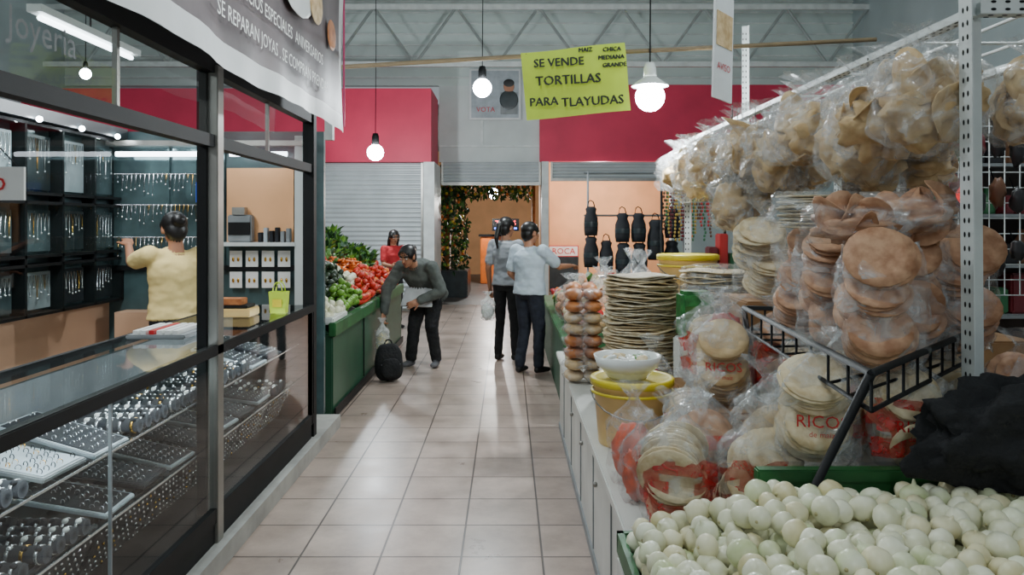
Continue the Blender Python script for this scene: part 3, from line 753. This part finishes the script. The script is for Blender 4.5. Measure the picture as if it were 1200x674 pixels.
while y<6.4:
    for x in (1.42,1.68,1.98):
        if x>1.5 and random.random()<.2: continue
        if x>1.9 and 2.95<y<3.9: continue
        h=R(.38,.5); w=R(.30,.40)
        if x>1.5 and y<3.9: h*=.85
        onebag('wheat_cracker_bag',(x+R(-.05,.03),y+R(-.04,.04),RZ-h+R(-.03,.0)),w,R(.18,.26),h,R(-.9,.5),'chips',m_tan,n=7,crush=.3,tilt=(R(-.12,.12),R(-.12,.12)))
    y+=.25
for p in ((1.30,4.45,1.62),(1.42,4.75,1.6),(1.45,4.5,1.68)): onebag('wheat_cracker_bag',p,.26,.2,.40,R(-.5,.5),'chips',m_tan,n=7,crush=.3)
for p in ((1.50,3.2,1.80),(1.8,3.3,1.78)): onebag('wheat_cracker_bag',p,.34,.22,.32,R(-.5,.5),'chips',m_tan,n=7,crush=.3)
m=M(); 
for p in ((1.30,4.45),(1.42,4.75),(1.45,4.5),(1.5,3.2),(1.8,3.3)): m.tube([(p[0],p[1],2.0),(p[0],p[1],RZ)],.003,m_blk)
m.build('bag_hanging_cords')
m=M()
for x in np.arange(1.9,3.3,.075): m.tube([(x,3.75,1.3),(x,3.75,2.2)],.003,m_steelw,seg=5)
for z in np.arange(1.3,2.21,.075): m.tube([(1.9,3.75,z),(3.28,3.75,z)],.003,m_steelw,seg=5)
for x in (1.91,2.68): m.tube([(x,3.76,.845),(x,3.76,2.2)],.008,m_steelw)
m.build('wire_grid_panel')
cols=[mat('toy_%s'%n,c,.4) for n,c in (('red',(176,44,44)),('blue',(44,70,110)),('green',(50,104,66)),('yellow',(180,150,70)),('maroon',(104,34,40)),('teal',(40,92,92)),('dark',(36,34,36)),('brown',(100,66,44)))]
warm=[cols[0],cols[0],cols[4],cols[4],cols[6],cols[7],cols[6],cols[2]]
solid('wall_stall_rear',(2.85,6.55,0),(6.5,6.65,2.6),mat('stall_backboard',(72,62,58),.8,var=.2))
m=M()
for z in (.9,1.3,1.7,2.1): m.box((2.85,6.05,z),(5.4,6.5,z+.025),m_grey)
for x in (2.87,4.3,5.38): m.box((x-.02,6.07,0),(x+.02,6.11,2.5),m_grey)
for z in (.925,1.325,1.725,2.125):
    x=2.92
    while x<5.2:
        w=R(.08,.2);h=R(.14,.33);c=random.choice(warm)
        if random.random()<.5: m.box((x,6.15,z),(x+w,6.35,z+h),c,bev=.015)
        else: m.add(lathe([(0,0),(w*.45,0),(w*.48,.02),(w*.48,h*.65),(w*.2,h*.85),(w*.2,h),(0,h)],14),c,TR((x+w/2,6.25,z)))
        x+=w+.02
m.build('merchandise_shelf')
m=M()
for i in range(40):
    x=1.96+(i%14)*.095; c=random.choice(warm); h=R(.09,.18); zt=2.17-(i//14)*.27+R(-.03,.02)
    m.tube([(x,3.73,zt),(x,3.70,zt-.05)],.003,m_blk); m.add(blob(12,8,.45,3,i),c,TR((x,3.67,zt-.05-h/2),(0,0,0),(.036,.022,h/2)))
m.build('hanging_toys')
m=M(); m.box((1.66,3.6,1.66),(1.93,3.62,1.80),m_cardw,rot=(0,0,-.1)); m.add(textmesh('OFERTA',.05),m_leaf,TR((1.795,3.592,1.73),(H90,0,-.1))); m.tube([(1.7,3.61,1.80),(1.72,3.61,RZ)],.002,m_blk); m.tube([(1.88,3.61,1.80),(1.87,3.61,RZ)],.002,m_blk); m.build('price_card')
m=M(); m.add(blob(14,9,.1,3,2),mat('red_lantern',(220,30,30),.3,emit=1.5),TR((2.1,3.5,1.78),(0,0,0),(.05,.05,.05))); m.tube([(2.1,3.5,1.83),(2.1,3.5,RZ)],.003,m_blk); m.build('red_lantern')
# ------------------------------------------------------------ signs
m=M(); T=TR((.52,5.9,2.74),(0,-.09,-.05)); V=[];F=[]
for i in range(9):
    for j in range(7): V.append((-.40+.1*i,.02*math.sin(i*.8)+.015*math.sin(j),-.26+.52*j/6))
for i in range(8):
    for j in range(6): a=i*7+j; F.append((a,a+7,a+8,a+1))
m.add((V,F),m_neon,T)
for s,x,z,sz in (('SE VENDE',-.12,.15,.088),('TORTILLAS',-.06,.01,.10),('PARA',-.26,-.14,.09),('TLAYUDAS',.11,-.17,.096),('MAIZ',.09,.225,.045),('CHICA',.29,.21,.045),('MEDIANA',.28,.15,.045),('GRANDE',.30,.09,.045)):
    for k in (0,.003,.006): m.add(textmesh(s,sz),m_ink,T@TR((x+k,-.040-k*.1,z+k*.6),(H90,.04,0)))
for x in (-.36,.36):
    p=(T@np.array([x,0,.25,1]))[:3]; m.tube([p,(p[0],6.0,2.94+.05*(p[0]))],.003,m_blk)
m.build('poster_board_sign')
m=M(); T=TR((1.26,4.5,2.68),(0,.05,.85)); m.add(cube(0,(.24,.012,.62)),m_ban_w,T,False); m.add(cube(0,(.2,.004,.2)),m_tan,T@TR((0,-.009,.1)),False); m.add(textmesh('AVISO',.06),m_redink,T@TR((0,-.009,-.12),(H90,0,0)))
m.tube([(1.26,4.5,2.98),(1.26,4.5,6.3)],.003,m_blk); m.build('hanging_notice_board')
m=M(); m.box((-.78,15.54,3.75),(.26,15.57,4.78),m_ban_w); m.box((-.74,15.53,3.79),(.22,15.54,4.74),m_lgrey)
m.box((-.15,15.52,3.86),(.2,15.53,4.3),m_grey); m.ball((.02,15.52,4.42),(.11,.005,.13),m_skin); m.ball((.02,15.515,4.49),(.11,.005,.08),m_hair); m.ball((.02,15.52,4.15),(.19,.006,.2),m_darkpanel)
m.add(textmesh('VOTA',.14),m_redink,TR((-.45,15.52,3.95),(H90,0,0))); m.build('wall_poster')
# ------------------------------------------------------------ beyond doorway
solid('wall_hall_orange',(.9,18.6,0),(6.9,18.7,3.9),m_orange)
solid('wall_hall_divider',(.75,15.75,0),(.85,18.55,3.9),m_orange)
m=M()
random.seed(5)
for i in range(2600):
    t=random.random()
    if t<.55: x,y,z=R(-1.75,-.95),R(17,18.6),R(.6,2.75)
    else: x,y,z=R(-1.6,.55),R(17.2,18.8),R(2.25,3.0)
    s=R(.05,.11); V=[(0,0,0),(.5,.25,.1),(1,0,0),(.5,-.25,.1)]
    m.add((V,[(0,1,2,3)]),m_leafd if random.random()<.6 else m_leaf,TR((x,y,z),(R(0,6),R(0,6),R(0,6)),(s*1.6,s*1.6,s)),False)
for i in range(170):
    t=random.random()
    if t<.6: x,y,z=R(-1.75,-.95),R(16.95,17.3),R(.7,2.7)
    else: x,y,z=R(-1.5,.55),R(17.1,17.4),R(2.25,2.8)
    m.ball((x,y,z),.035,random.choice([m_lemon,m_lime,m_lime,m_carrot]),seg=8,ring=5)
m.box((-1.8,17.1,0),(-.9,18.6,.6),m_darkpanel,bev=.02); m.cyl((-1.4,17.8,.6),(-1.4,17.8,2.6),.08,m_bread)
m.tube([(-1.7,17.9,2.6),(.6,17.9,2.6)],.03,m_bread); m.cyl((.6,17.9,0),(.6,17.9,2.6),.04,m_bread)
m.build('citrus_fruit_arbor')
m=M(); m.box((-.42,20.5,1.45),(.3,20.58,1.78),m_blk); m.add(textmesh('TACOS',.17),mat('led_red',(255,50,60),.4,emit=6),TR((-.06,20.49,1.66),(H90,0,0))); m.box((-.36,20.48,1.5),(.24,20.49,1.54),mat('led_blue',(60,110,255),.4,emit=6))
m.cyl((-.06,20.54,0),(-.06,20.54,1.45),.03,m_blk); m.build('led_sign')
m=M(); m.box((-.75,21,0),(-.15,21.5,1.3),m_carrot,bev=.02); m.box((-.8,20.95,1.3),(-.1,21.55,1.35),m_blk); m.build('food_stand')
m=M(); m.box((.1,20.8,0),(.65,21.4,.95),cols[1],bev=.02); m.box((.15,20.78,.2),(.6,20.8,.7),m_cardw); m.build('drinks_cooler')
m=M()
m.box((.98,18.5,.85),(1.7,18.59,1.12),m_redink); m.box((1.0,18.49,.87),(1.68,18.5,1.1),m_cardw); m.add(textmesh('ROCA',.2),m_redink,TR((1.34,18.48,.98),(H90,0,0)))
m.box((.98,18.5,0),(1.7,18.59,.85),m_darkpanel)
m.build('framed_wall_sign')
# ------------------------------------------------------------ mid right merchandise (far stall)
m=M()
for x in (1.0,2.2): m.tube([(x,9.6,.7),(x,9.6,2.3)],.015,m_grey)
m.tube([(.95,9.6,2.28),(2.3,9.6,2.28)],.015,m_grey); m.tube([(.95,9.6,1.75),(2.3,9.6,1.75)],.015,m_grey)
for i,(x,z,h,w) in enumerate(((1.03,1.68,.36,.14),(1.03,1.30,.38,.15),(1.22,1.25,.38,.14),(1.42,1.6,.36,.15),(1.43,1.22,.38,.16),(1.62,1.6,.36,.15),(1.63,1.22,.38,.16),(1.83,1.45,.5,.17),(2.04,1.65,.36,.16),(2.03,1.25,.38,.16))):
    m.add(lathe([(0,-h/2),(w*.55,-h/2),(w*.62,-h*.3),(w*.6,h*.1),(w*.42,h*.3),(w*.5,h*.42),(w*.3,h/2),(0,h/2)],16),m_velvet,TR((x,9.52,z))); m.add(lathe([(w*.63,-.03),(w*.64,0),(w*.63,.03)],16),m_darkpanel,TR((x,9.52,z-.04)))
    m.tube([(x-.05,9.52,z+h/2-.02),(x-.03,9.54,z+h/2+.06),(x,9.58,z+h/2+.08),(x+.03,9.54,z+h/2+.06),(x+.05,9.52,z+h/2-.02)],.007,m_blk)
m.box((1.1,9.45,.7),(2.2,9.75,1.0),m_darkpanel,bev=.02)
m.build('black_jug_rack')
m=M()
for i in range(26):
    x=1.75+.025*i; c=random.choice([cols[0],cols[3],cols[2],cols[7],m_carrot,cols[4]]); h=R(.35,.75)
    for k in range(int(h/.04)): m.ball((x+R(-.01,.01),8.6+R(-.03,.03),2.15-k*.04),(.014,.014,.018),c,seg=6,ring=4)
m.tube([(1.7,8.6,2.18),(2.45,8.6,2.18)],.012,m_blk); m.tube([(1.72,8.6,0),(1.72,8.6,2.18)],.015,m_blk); m.tube([(2.43,8.6,0),(2.43,8.6,2.18)],.015,m_blk)
m.build('bead_necklace_stand')
m=M()
for i in range(170):
    y=R(6.35,9.3); x=R(.55,1.25); z=.72+R(0,.34)*(x-.3)
    m.add(blob(10,7,.3,3,i),random.choice([m_tan,m_bread,m_tort,m_film2,cols[0],cols[3],m_carrot,m_brown,m_leaf]),TR((x,y,z+.05),(R(0,1),R(0,1),R(0,6)),(R(.05,.1),R(.04,.08),R(.04,.07))))
m.build('assorted_snack_pile')
m=M()
for (x,y,h) in ((.62,6.6,.5),(.85,6.9,.55),(.6,7.4,.45),(.95,7.6,.6),(1.15,6.6,.7),(1.15,7.1,.7)):
    bag(m,(x,y,.72),.26,.2,h,R(-.5,.5),'chips',random.choice([m_tan,m_brown,m_tort]),n=8)
m.build('bagged_snacks')
m=M(); m.box((1.9,7.4,0),(3.4,7.9,1.2),m_darkpanel,bev=.02)
for i in range(14): m.box((1.95+i*.1,7.42,1.2),(2.03+i*.1,7.6,1.2+R(.15,.4)),random.choice(warm),bev=.01)
m.build('goods_cabinet')
# ------------------------------------------------------------ people
class Body:
    def __init__(s): s.V=[];s.F=[];s.L=[]
    def raw(s,V,F,lab):
        n=len(s.V); s.V+= [tuple(v) for v in V]; s.F+=[tuple(i+n for i in f) for f in F]; s.L+=[lab]*len(V)
    def loft(s,cs,rs,side,lab,n=30):
        cs=[Vector(c) for c in cs]; C2=[];R2=[]
        for i in range(len(cs)-1):
            k=max(2,int((cs[i+1]-cs[i]).length/.015))
            for j in range(k):
                t=j/k; u=t*t*(3-2*t); C2.append(cs[i].lerp(cs[i+1],t)); R2.append((rs[i][0]*(1-u)+rs[i+1][0]*u,rs[i][1]*(1-u)+rs[i+1][1]*u))
        C2.append(cs[-1]); R2.append(rs[-1]); side=Vector(side).normalized(); V=[];F=[];N=len(C2)
        for i in range(N):
            t=(C2[min(i+1,N-1)]-C2[max(i-1,0)]).normalized(); fr=t.cross(side).normalized(); sd=fr.cross(t).normalized()
            for k in range(n):
                a=2*math.pi*k/n; V.append(C2[i]+sd*math.cos(a)*R2[i][0]+fr*math.sin(a)*R2[i][1])
        for i in range(N-1):
            for k in range(n): F.append((i*n+k,i*n+(k+1)%n,(i+1)*n+(k+1)%n,(i+1)*n+k))
        F.append(tuple(range(n))[::-1]); F.append(tuple(range((N-1)*n,N*n)))
        s.raw(V,F,lab)
    def rc(s,p0,p1,r0,r1,lab,n=16):
        p0=Vector(p0);p1=Vector(p1);d=(p1-p0); L=max(d.length,1e-4); d.normalize()
        pr=[(0,-r0)]+[(r0*math.cos(a),r0*math.sin(a)) for a in (-1.2,-.8,-.4)]
        k=max(1,int(L/.015)); pr+=[(r0+(r1-r0)*j/k,L*j/k) for j in range(k+1)]
        pr+=[(r1*math.cos(a),L+r1*math.sin(a)) for a in (.4,.8,1.2)]+[(0,L+r1)]
        V,F=lathe(pr,n); q=d.to_track_quat('Z','Y')
        s.raw([q@Vector(v)+p0 for v in V],F,lab)
    def ell(s,c,ax,r,lab):
        V,F=SPH(24,16); c=Vector(c); s.raw([c+ax[0]*(v[0]*r[0])+ax[1]*(v[1]*r[1])+ax[2]*(v[2]*r[2]) for v in V],F,lab)
    def hand(s,w,d,n,lab,curl=.5,k=1):
        w=Vector(w);d=Vector(d).normalized();n=Vector(n); n=(n-d*n.dot(d)).normalized(); sd=d.cross(n).normalized()
        s.ell(w+d*.045*k,(d,sd,n),(.052*k,.041*k,.018*k),lab)
        for o,L in ((.03,.068),(.010,.078),(-.011,.072),(-.030,.056)):
            p=w+d*.082*k+sd*o*k; dd=d+sd*o*3; dd.normalize(); rr=.0095*k
            for j,f in enumerate((.45,.32,.25)):
                ang=curl*(j+.6); dd2=(dd*math.cos(ang)+n*math.sin(ang)).normalized(); q=p+dd2*L*f*1.15*k
                s.rc(p,q,rr,rr*.9,lab,8); p=q; rr*=.92
        p=w+d*.025*k+sd*.03*k; dd=(d*.75+sd*.65+n*.2).normalized(); q=p+dd*.04*k; s.rc(p,q,.013*k,.011*k,lab,8); q2=q+(dd+d*.4+n*.3).normalized()*.032*k; s.rc(q,q2,.011*k,.009*k,lab,8)
def person(name,loc,heading,H,J={},cm=None,opts={}):
    s=H/1.70; cm=cm or {}; B=opts.get('bulk',1.0)
    D=dict(hipR=(.085,0,.9),kneeR=(.095,.025,.49),ankR=(.10,-.02,.08),hipL=(-.085,0,.9),kneeL=(-.095,.025,.49),ankL=(-.10,-.02,.08),
     pel=(0,0,.93),waist=(0,.005,1.07),chest=(0,0,1.26),nb=(0,-.015,1.43),head=(0,.02,1.585),
     shR=(.17,-.01,1.385),elR=(.215,-.04,1.11),wrR=(.22,.05,.88),shL=(-.17,-.01,1.385),elL=(-.215,-.04,1.11),wrL=(-.22,.05,.88),
     hf=(0,1,0),hu=(0,0,1),toeR=(.03,.14),toeL=(-.03,.14),nR=(-1,0,0),nL=(1,0,0))
    D.update(J); D={k:Vector(v) if len(v)==3 else v for k,v in D.items()}
    b=Body()
    side=(D['shR']-D['shL']).normalized(); hs=(D['hipR']-D['hipL']).normalized()
    pel,wa,ch,nb=D['pel'],D['waist'],D['chest'],D['nb']
    dn=(pel-wa).normalized(); hem=opts.get('hem',.03)
    b.loft([pel+dn*.10,pel+dn*(hem+.015),pel+dn*(hem-.02),pel+dn*(hem-.05)],[(.12,.09),(.160*B,.112*B),(.14*B,.095*B),(.10,.06)],hs,'pants')
    for q in 'RL':
        b.rc(D['hip'+q],D['knee'+q],.088*B,.062*B,'pants'); b.rc(D['knee'+q],D['ank'+q]+Vector((0,0,.02)),.060*B,.050*B,'pants')
        a=D['ank'+q]; t=D['toe'+q]
        tv=Vector((t[0],t[1],0)); z0=a.z-.08
        h=Vector((a.x,a.y,z0+.042))-tv*.25; e=Vector((a.x,a.y,z0+.035))+tv
        b.loft([h-tv*.12,h,h.lerp(e,.5),e-tv*.1,e+tv*.12],[(.02,.02),(.036,.038),(.042,.036),(.044,.028),(.02,.016)],Vector((0,0,1)).cross(tv)*-1,'shoe',14)
        b.rc(a+Vector((0,0,-.01)),Vector((a.x,a.y,z0+.05)),.038,.038,'shoe')
    sh=(D['shR']+D['shL'])/2
    b.loft([pel+dn*hem,pel.lerp(wa,.5),wa,wa.lerp(ch,.5),ch,ch.lerp(sh,.62),sh+(nb-sh)*.5,nb],
      [(.178*B,.130*B),(.170*B,.126*B),(.160*B,.120*B),(.162*B,.122*B),(.174*B,.126*B),(.170*B,.112*B),(.115,.085),(.062,.058)],side,'shirt',44)
    for q in 'RL':
        S,E,W=D['sh'+q],D['el'+q],D['wr'+q]
        b.rc(ch.lerp(sh,.7)+(S-sh)*.45,S,.075,.062,'shirt')
        if opts.get('sleeve','short')=='short':
            b.rc(S,S.lerp(E,.72),.064*B,.060*B,'shirt'); b.rc(S.lerp(E,.5),E,.043,.037,'skin'); b.rc(E,W,.038,.026,'skin')
        else:
            b.rc(S,E,.064*B,.052*B,'shirt'); b.rc(E,E.lerp(W,.93),.052*B,.040*B,'shirt'); b.rc(E.lerp(W,.8),W,.028,.026,'skin')
        hd=D.get('hd'+q) or (W-E).normalized()
        b.hand(W,hd,D['n'+q],'skin',opts.get('curl'+q,.45))
    c=D['head']; f=D['hf'].normalized(); u=D['hu']; r=f.cross(u).normalized(); u=r.cross(f).normalized(); ax=(r,f,u)
    b.rc(nb-(c-nb)*.1,c-u*.05-f*.015,.056,.048,'skin')
    b.ell(c+u*.012+f*.006,ax,(.070,.084,.080),'skin'); b.ell(c-u*.045+f*.022,ax,(.056,.064,.066),'skin')
    b.rc(c+f*.086+u*.012,c+f*.104-u*.022,.009,.014,'skin',8); b.ell(c-u*.092+f*.06,ax,(.022,.02,.018),'skin')
    for q in (-1,1):
        b.ell(c+r*.080*q+f*.002-u*.01,ax,(.012,.02,.030),'skin')
        b.ell(c+r*.034*q+f*.08+u*.032,ax,(.024,.012,.007),'hair')
    b.ell(c+u*.036-f*.022,ax,(.092,.104,.092),'hair'); b.ell(c-u*.015-f*.045,ax,(.082,.070,.092),'hair')
    for q in (-1,1): b.ell(c+r*.064*q+u*.035+f*.025,ax,(.024,.040,.042),'hair')
    hr=opts.get('hair')
    if hr=='pony':
        b.ell(c-f*.115+u*.03,ax,(.03,.03,.03),'hair'); b.rc(c-f*.125+u*.02,c-f*.15-u*.14,.034,.028,'hair'); b.rc(c-f*.15-u*.14,c-f*.13-u*.25,.028,.010,'hair')
    if hr=='bun': b.ell(c-f*.125+u*.035,ax,(.05,.045,.048),'hair')
    if hr=='long':
        b.loft([c-f*.05+u*.02,c-f*.07-u*.1,c-f*.09-u*.26],[(.085,.05),(.088,.045),(.06,.03)],r,'hair')
        for q in (-1,1): b.rc(c+r*.08*q-u*.0,c+r*.085*q-u*.16-f*.02,.026,.02,'hair')
    for lab,args in opts.get('extra',[]): b.loft(*args,lab)
    me=bpy.data.meshes.new('raw'); me.from_pydata(b.V,[],b.F); me.update()
    o=bpy.data.objects.new('raw',me); SC.collection.objects.link(o)
    rm=o.modifiers.new('r','REMESH'); rm.mode='VOXEL'; rm.voxel_size=.0075; rm.use_smooth_shade=True
    sm=o.modifiers.new('s','SMOOTH'); sm.factor=.5; sm.iterations=3
    bpy.context.view_layer.update()
    me2=bpy.data.meshes.new_from_object(o.evaluated_get(bpy.context.evaluated_depsgraph_get()))
    bpy.data.objects.remove(o)
    kd=KDTree(len(b.V))
    for i,v in enumerate(b.V): kd.insert(v,i)
    kd.balance()
    nv=len(me2.vertices); co_=np.empty(nv*3); me2.vertices.foreach_get('co',co_); co_=co_.reshape(-1,3)
    no_=np.array([tuple(x.vector) for x in me2.vertex_normals])
    npoly=len(me2.polygons); pc=np.empty(npoly*3); me2.polygons.foreach_get('center',pc); pc=pc.reshape(-1,3)
    labs=['skin','shirt','pants','shoe','hair','extra']
    ids=[labs.index(b.L[kd.find(p)[1]]) for p in pc.tolist()]
    W_=np.zeros(nv)
    for i,p in enumerate(co_.tolist()):
        if b.L[kd.find(p)[1]] in('shirt','pants'):
            W_[i]=noise.noise(Vector((p[0]*9,p[1]*9,p[2]*16)))*.007+noise.noise(Vector((p[0]*22,p[1]*22,p[2]*30)))*.003
    co_=co_+no_*W_[:,None]; me2.vertices.foreach_set('co',co_.ravel()); me2.update()
    mats=dict(skin=m_skin,shirt=m_shirtw,pants=m_navy,shoe=m_shoeb,hair=m_hair,extra=m_apron); mats.update(cm)
    me2.materials.clear()
    for l in labs: me2.materials.append(mats[l])
    me2.polygons.foreach_set('material_index',ids); me2.polygons.foreach_set('use_smooth',[True]*len(ids))
    me2.name=name
    ob=bpy.data.objects.new(name,me2); SC.collection.objects.link(ob)
    ob.scale=(s,s,s); ob.location=loc; ob.rotation_euler=(0,0,heading)
    bpy.context.view_layer.update()
    m=M(); W=np.array(ob.matrix_world)
    def el(cc,rr,mt):
        Mx=Matrix((( r.x,f.x,u.x,cc.x),(r.y,f.y,u.y,cc.y),(r.z,f.z,u.z,cc.z),(0,0,0,1))); m.add(SPH(10,7),mt,W@np.array(Mx)@TR((0,0,0),(0,0,0),rr))
    for q in (-1,1):
        el(c+r*.033*q+f*.079+u*.008,(.015,.010,.008),m_eyew); el(c+r*.033*q+f*.087+u*.008,(.006,.004,.006),m_eye)
    el(c+f*.084-u*.052,(.024,.007,.007),m_lip)
    fo=m.build(name+'_face',None); fo.name='face_details'
    fo.parent=ob; fo.matrix_parent_inverse=ob.matrix_world.inverted()
    return ob
person('man_in_pale_shirt',(.24,8.5,0),-.75,1.66,dict(
   shR=(.19,.0,1.385),elR=(.25,.22,1.2),wrR=(.22,.46,1.2),nR=(0,0,-1),shL=(-.19,-.01,1.385),
   elL=(-.25,-.05,1.12),wrL=(-.2,.14,.95),kneeR=(.1,.05,.49),ankR=(.1,.04,.08),ankL=(-.09,-.07,.08),hf=(.3,1,-.15)),
   dict(shirt=m_shirtlb),dict(hem=.04,curlR=.5,bulk=1.17))
person('woman_with_ponytail',(-.02,9.25,0),-.5,1.72,dict(
   elL=(-.23,-.03,1.1),wrL=(-.24,.03,.86),nL=(1,0,0),elR=(.2,.1,1.12),wrR=(.1,.28,1.1),hf=(.4,1,-.1),ankR=(.09,.06,.08)),
   dict(shirt=m_shirtw,pants=m_black),dict(hair='pony',curlL=.9))
person('woman_bending',(-.98,8.85,0),math.pi-.35,1.72,dict(
   pel=(0,-.15,.85),waist=(0,-.06,.96),chest=(0,.10,1.09),nb=(.0,.24,1.18),head=(.02,.34,1.27),hipR=(.085,-.14,.84),hipL=(-.085,-.14,.84),
   kneeR=(.10,.02,.46),kneeL=(-.10,-.02,.46),ankR=(.14,.02,.08),ankL=(-.14,-.06,.08),
   shR=(.19,.16,1.14),shL=(-.19,.16,1.14),elR=(.31,.28,.90),wrR=(.31,.34,.64),elL=(-.30,.14,.88),wrL=(-.10,.30,.78),
   hf=(.1,1,-.45),hu=(0,.4,1),nR=(-1,0,0),nL=(0,-1,0)),
   dict(shirt=m_grhood,pants=m_black,shoe=m_shoe),dict(sleeve='long',hem=.08,curlR=.8,curlL=.5,bulk=1.26,hair='bun',extra=[('extra',([(0,.10,.90),(0,.17,.70)],[(.17,.02),(.2,.02)],(1,0,0)))]))
person('woman_jewelry_clerk',(-2.34,5.4,.1),.85,1.62,dict(
   elL=(-.22,.22,1.34),wrL=(-.16,.42,1.46),nL=(0,0,-1),elR=(.24,.12,1.15),wrR=(.16,.32,1.22),nR=(0,0,-1),shL=(-.175,.02,1.40),hf=(.1,1,-.3)),
   dict(shirt=m_yel,pants=m_black),dict(hair='bun',hem=.0,curlL=.6,bulk=1.12))
person('woman_in_red',(-1.80,12.1,0),math.pi+.5,1.54,dict(hf=(0,1,-.35),elR=(.22,.1,1.12),wrR=(.15,.3,1.1),elL=(-.22,.1,1.12),wrL=(-.12,.3,1.08)),dict(shirt=m_redsh,pants=m_black),dict(hair='long'))
m=M(); bag(m,(-.24,9.15,.50),.17,.11,.34,.2,'blob',m_bowl,fm=m_film2); m.build('plastic_shopping_bag')
m=M(); bag(m,(-1.37,8.38,.22),.15,.12,.40,.2,'blob',m_pot,fm=m_film2); m.build('plastic_shopping_bag')
m=M(); T=TR((-1.25,8.05,.2),(-.1,0,.35))
pk=[(x*(1-.18*max(0,z)),y*(1-.25*max(0,z)),z) for x,y,z in [tuple((math.copysign(abs(c)**.6,c)) for c in v) for v in SPH(28,18)[0]]]
pk=[tuple(Vector(v)*(1+.08*noise.noise(Vector(v)*3))) for v in pk]
m.add((pk,SPH(28,18)[1]),m_black,T@TR((0,0,0),(0,0,0),(.145,.10,.19)))
m.add((pk,SPH(28,18)[1]),m_black,T@TR((0,-.10,-.06),(0,0,0),(.105,.045,.10)))
m.tube([(T@np.array([a,-.135+.02*abs(a)*8,-.02,1]))[:3] for a in (-.1,-.05,0,.05,.1)],.004,m_grey)
m.tube([(T@np.array([.04*math.cos(a),0,.18+.05*math.sin(a),1]))[:3] for a in np.linspace(0,math.pi,9)],.009,m_black)
for dx in (-.07,.07): m.tube([(T@np.array([dx,.07+.05*math.sin(a),.16-.30*a/math.pi,1]))[:3] for a in np.linspace(0,math.pi,9)],.012,m_black)
m.build('black_backpack')
# ------------------------------------------------------------ world
w=bpy.data.worlds.new('world'); SC.world=w; w.use_nodes=True
bg=w.node_tree.nodes['Background']; bg.inputs[0].default_value=(.74,.84,.90,1); bg.inputs[1].default_value=.38
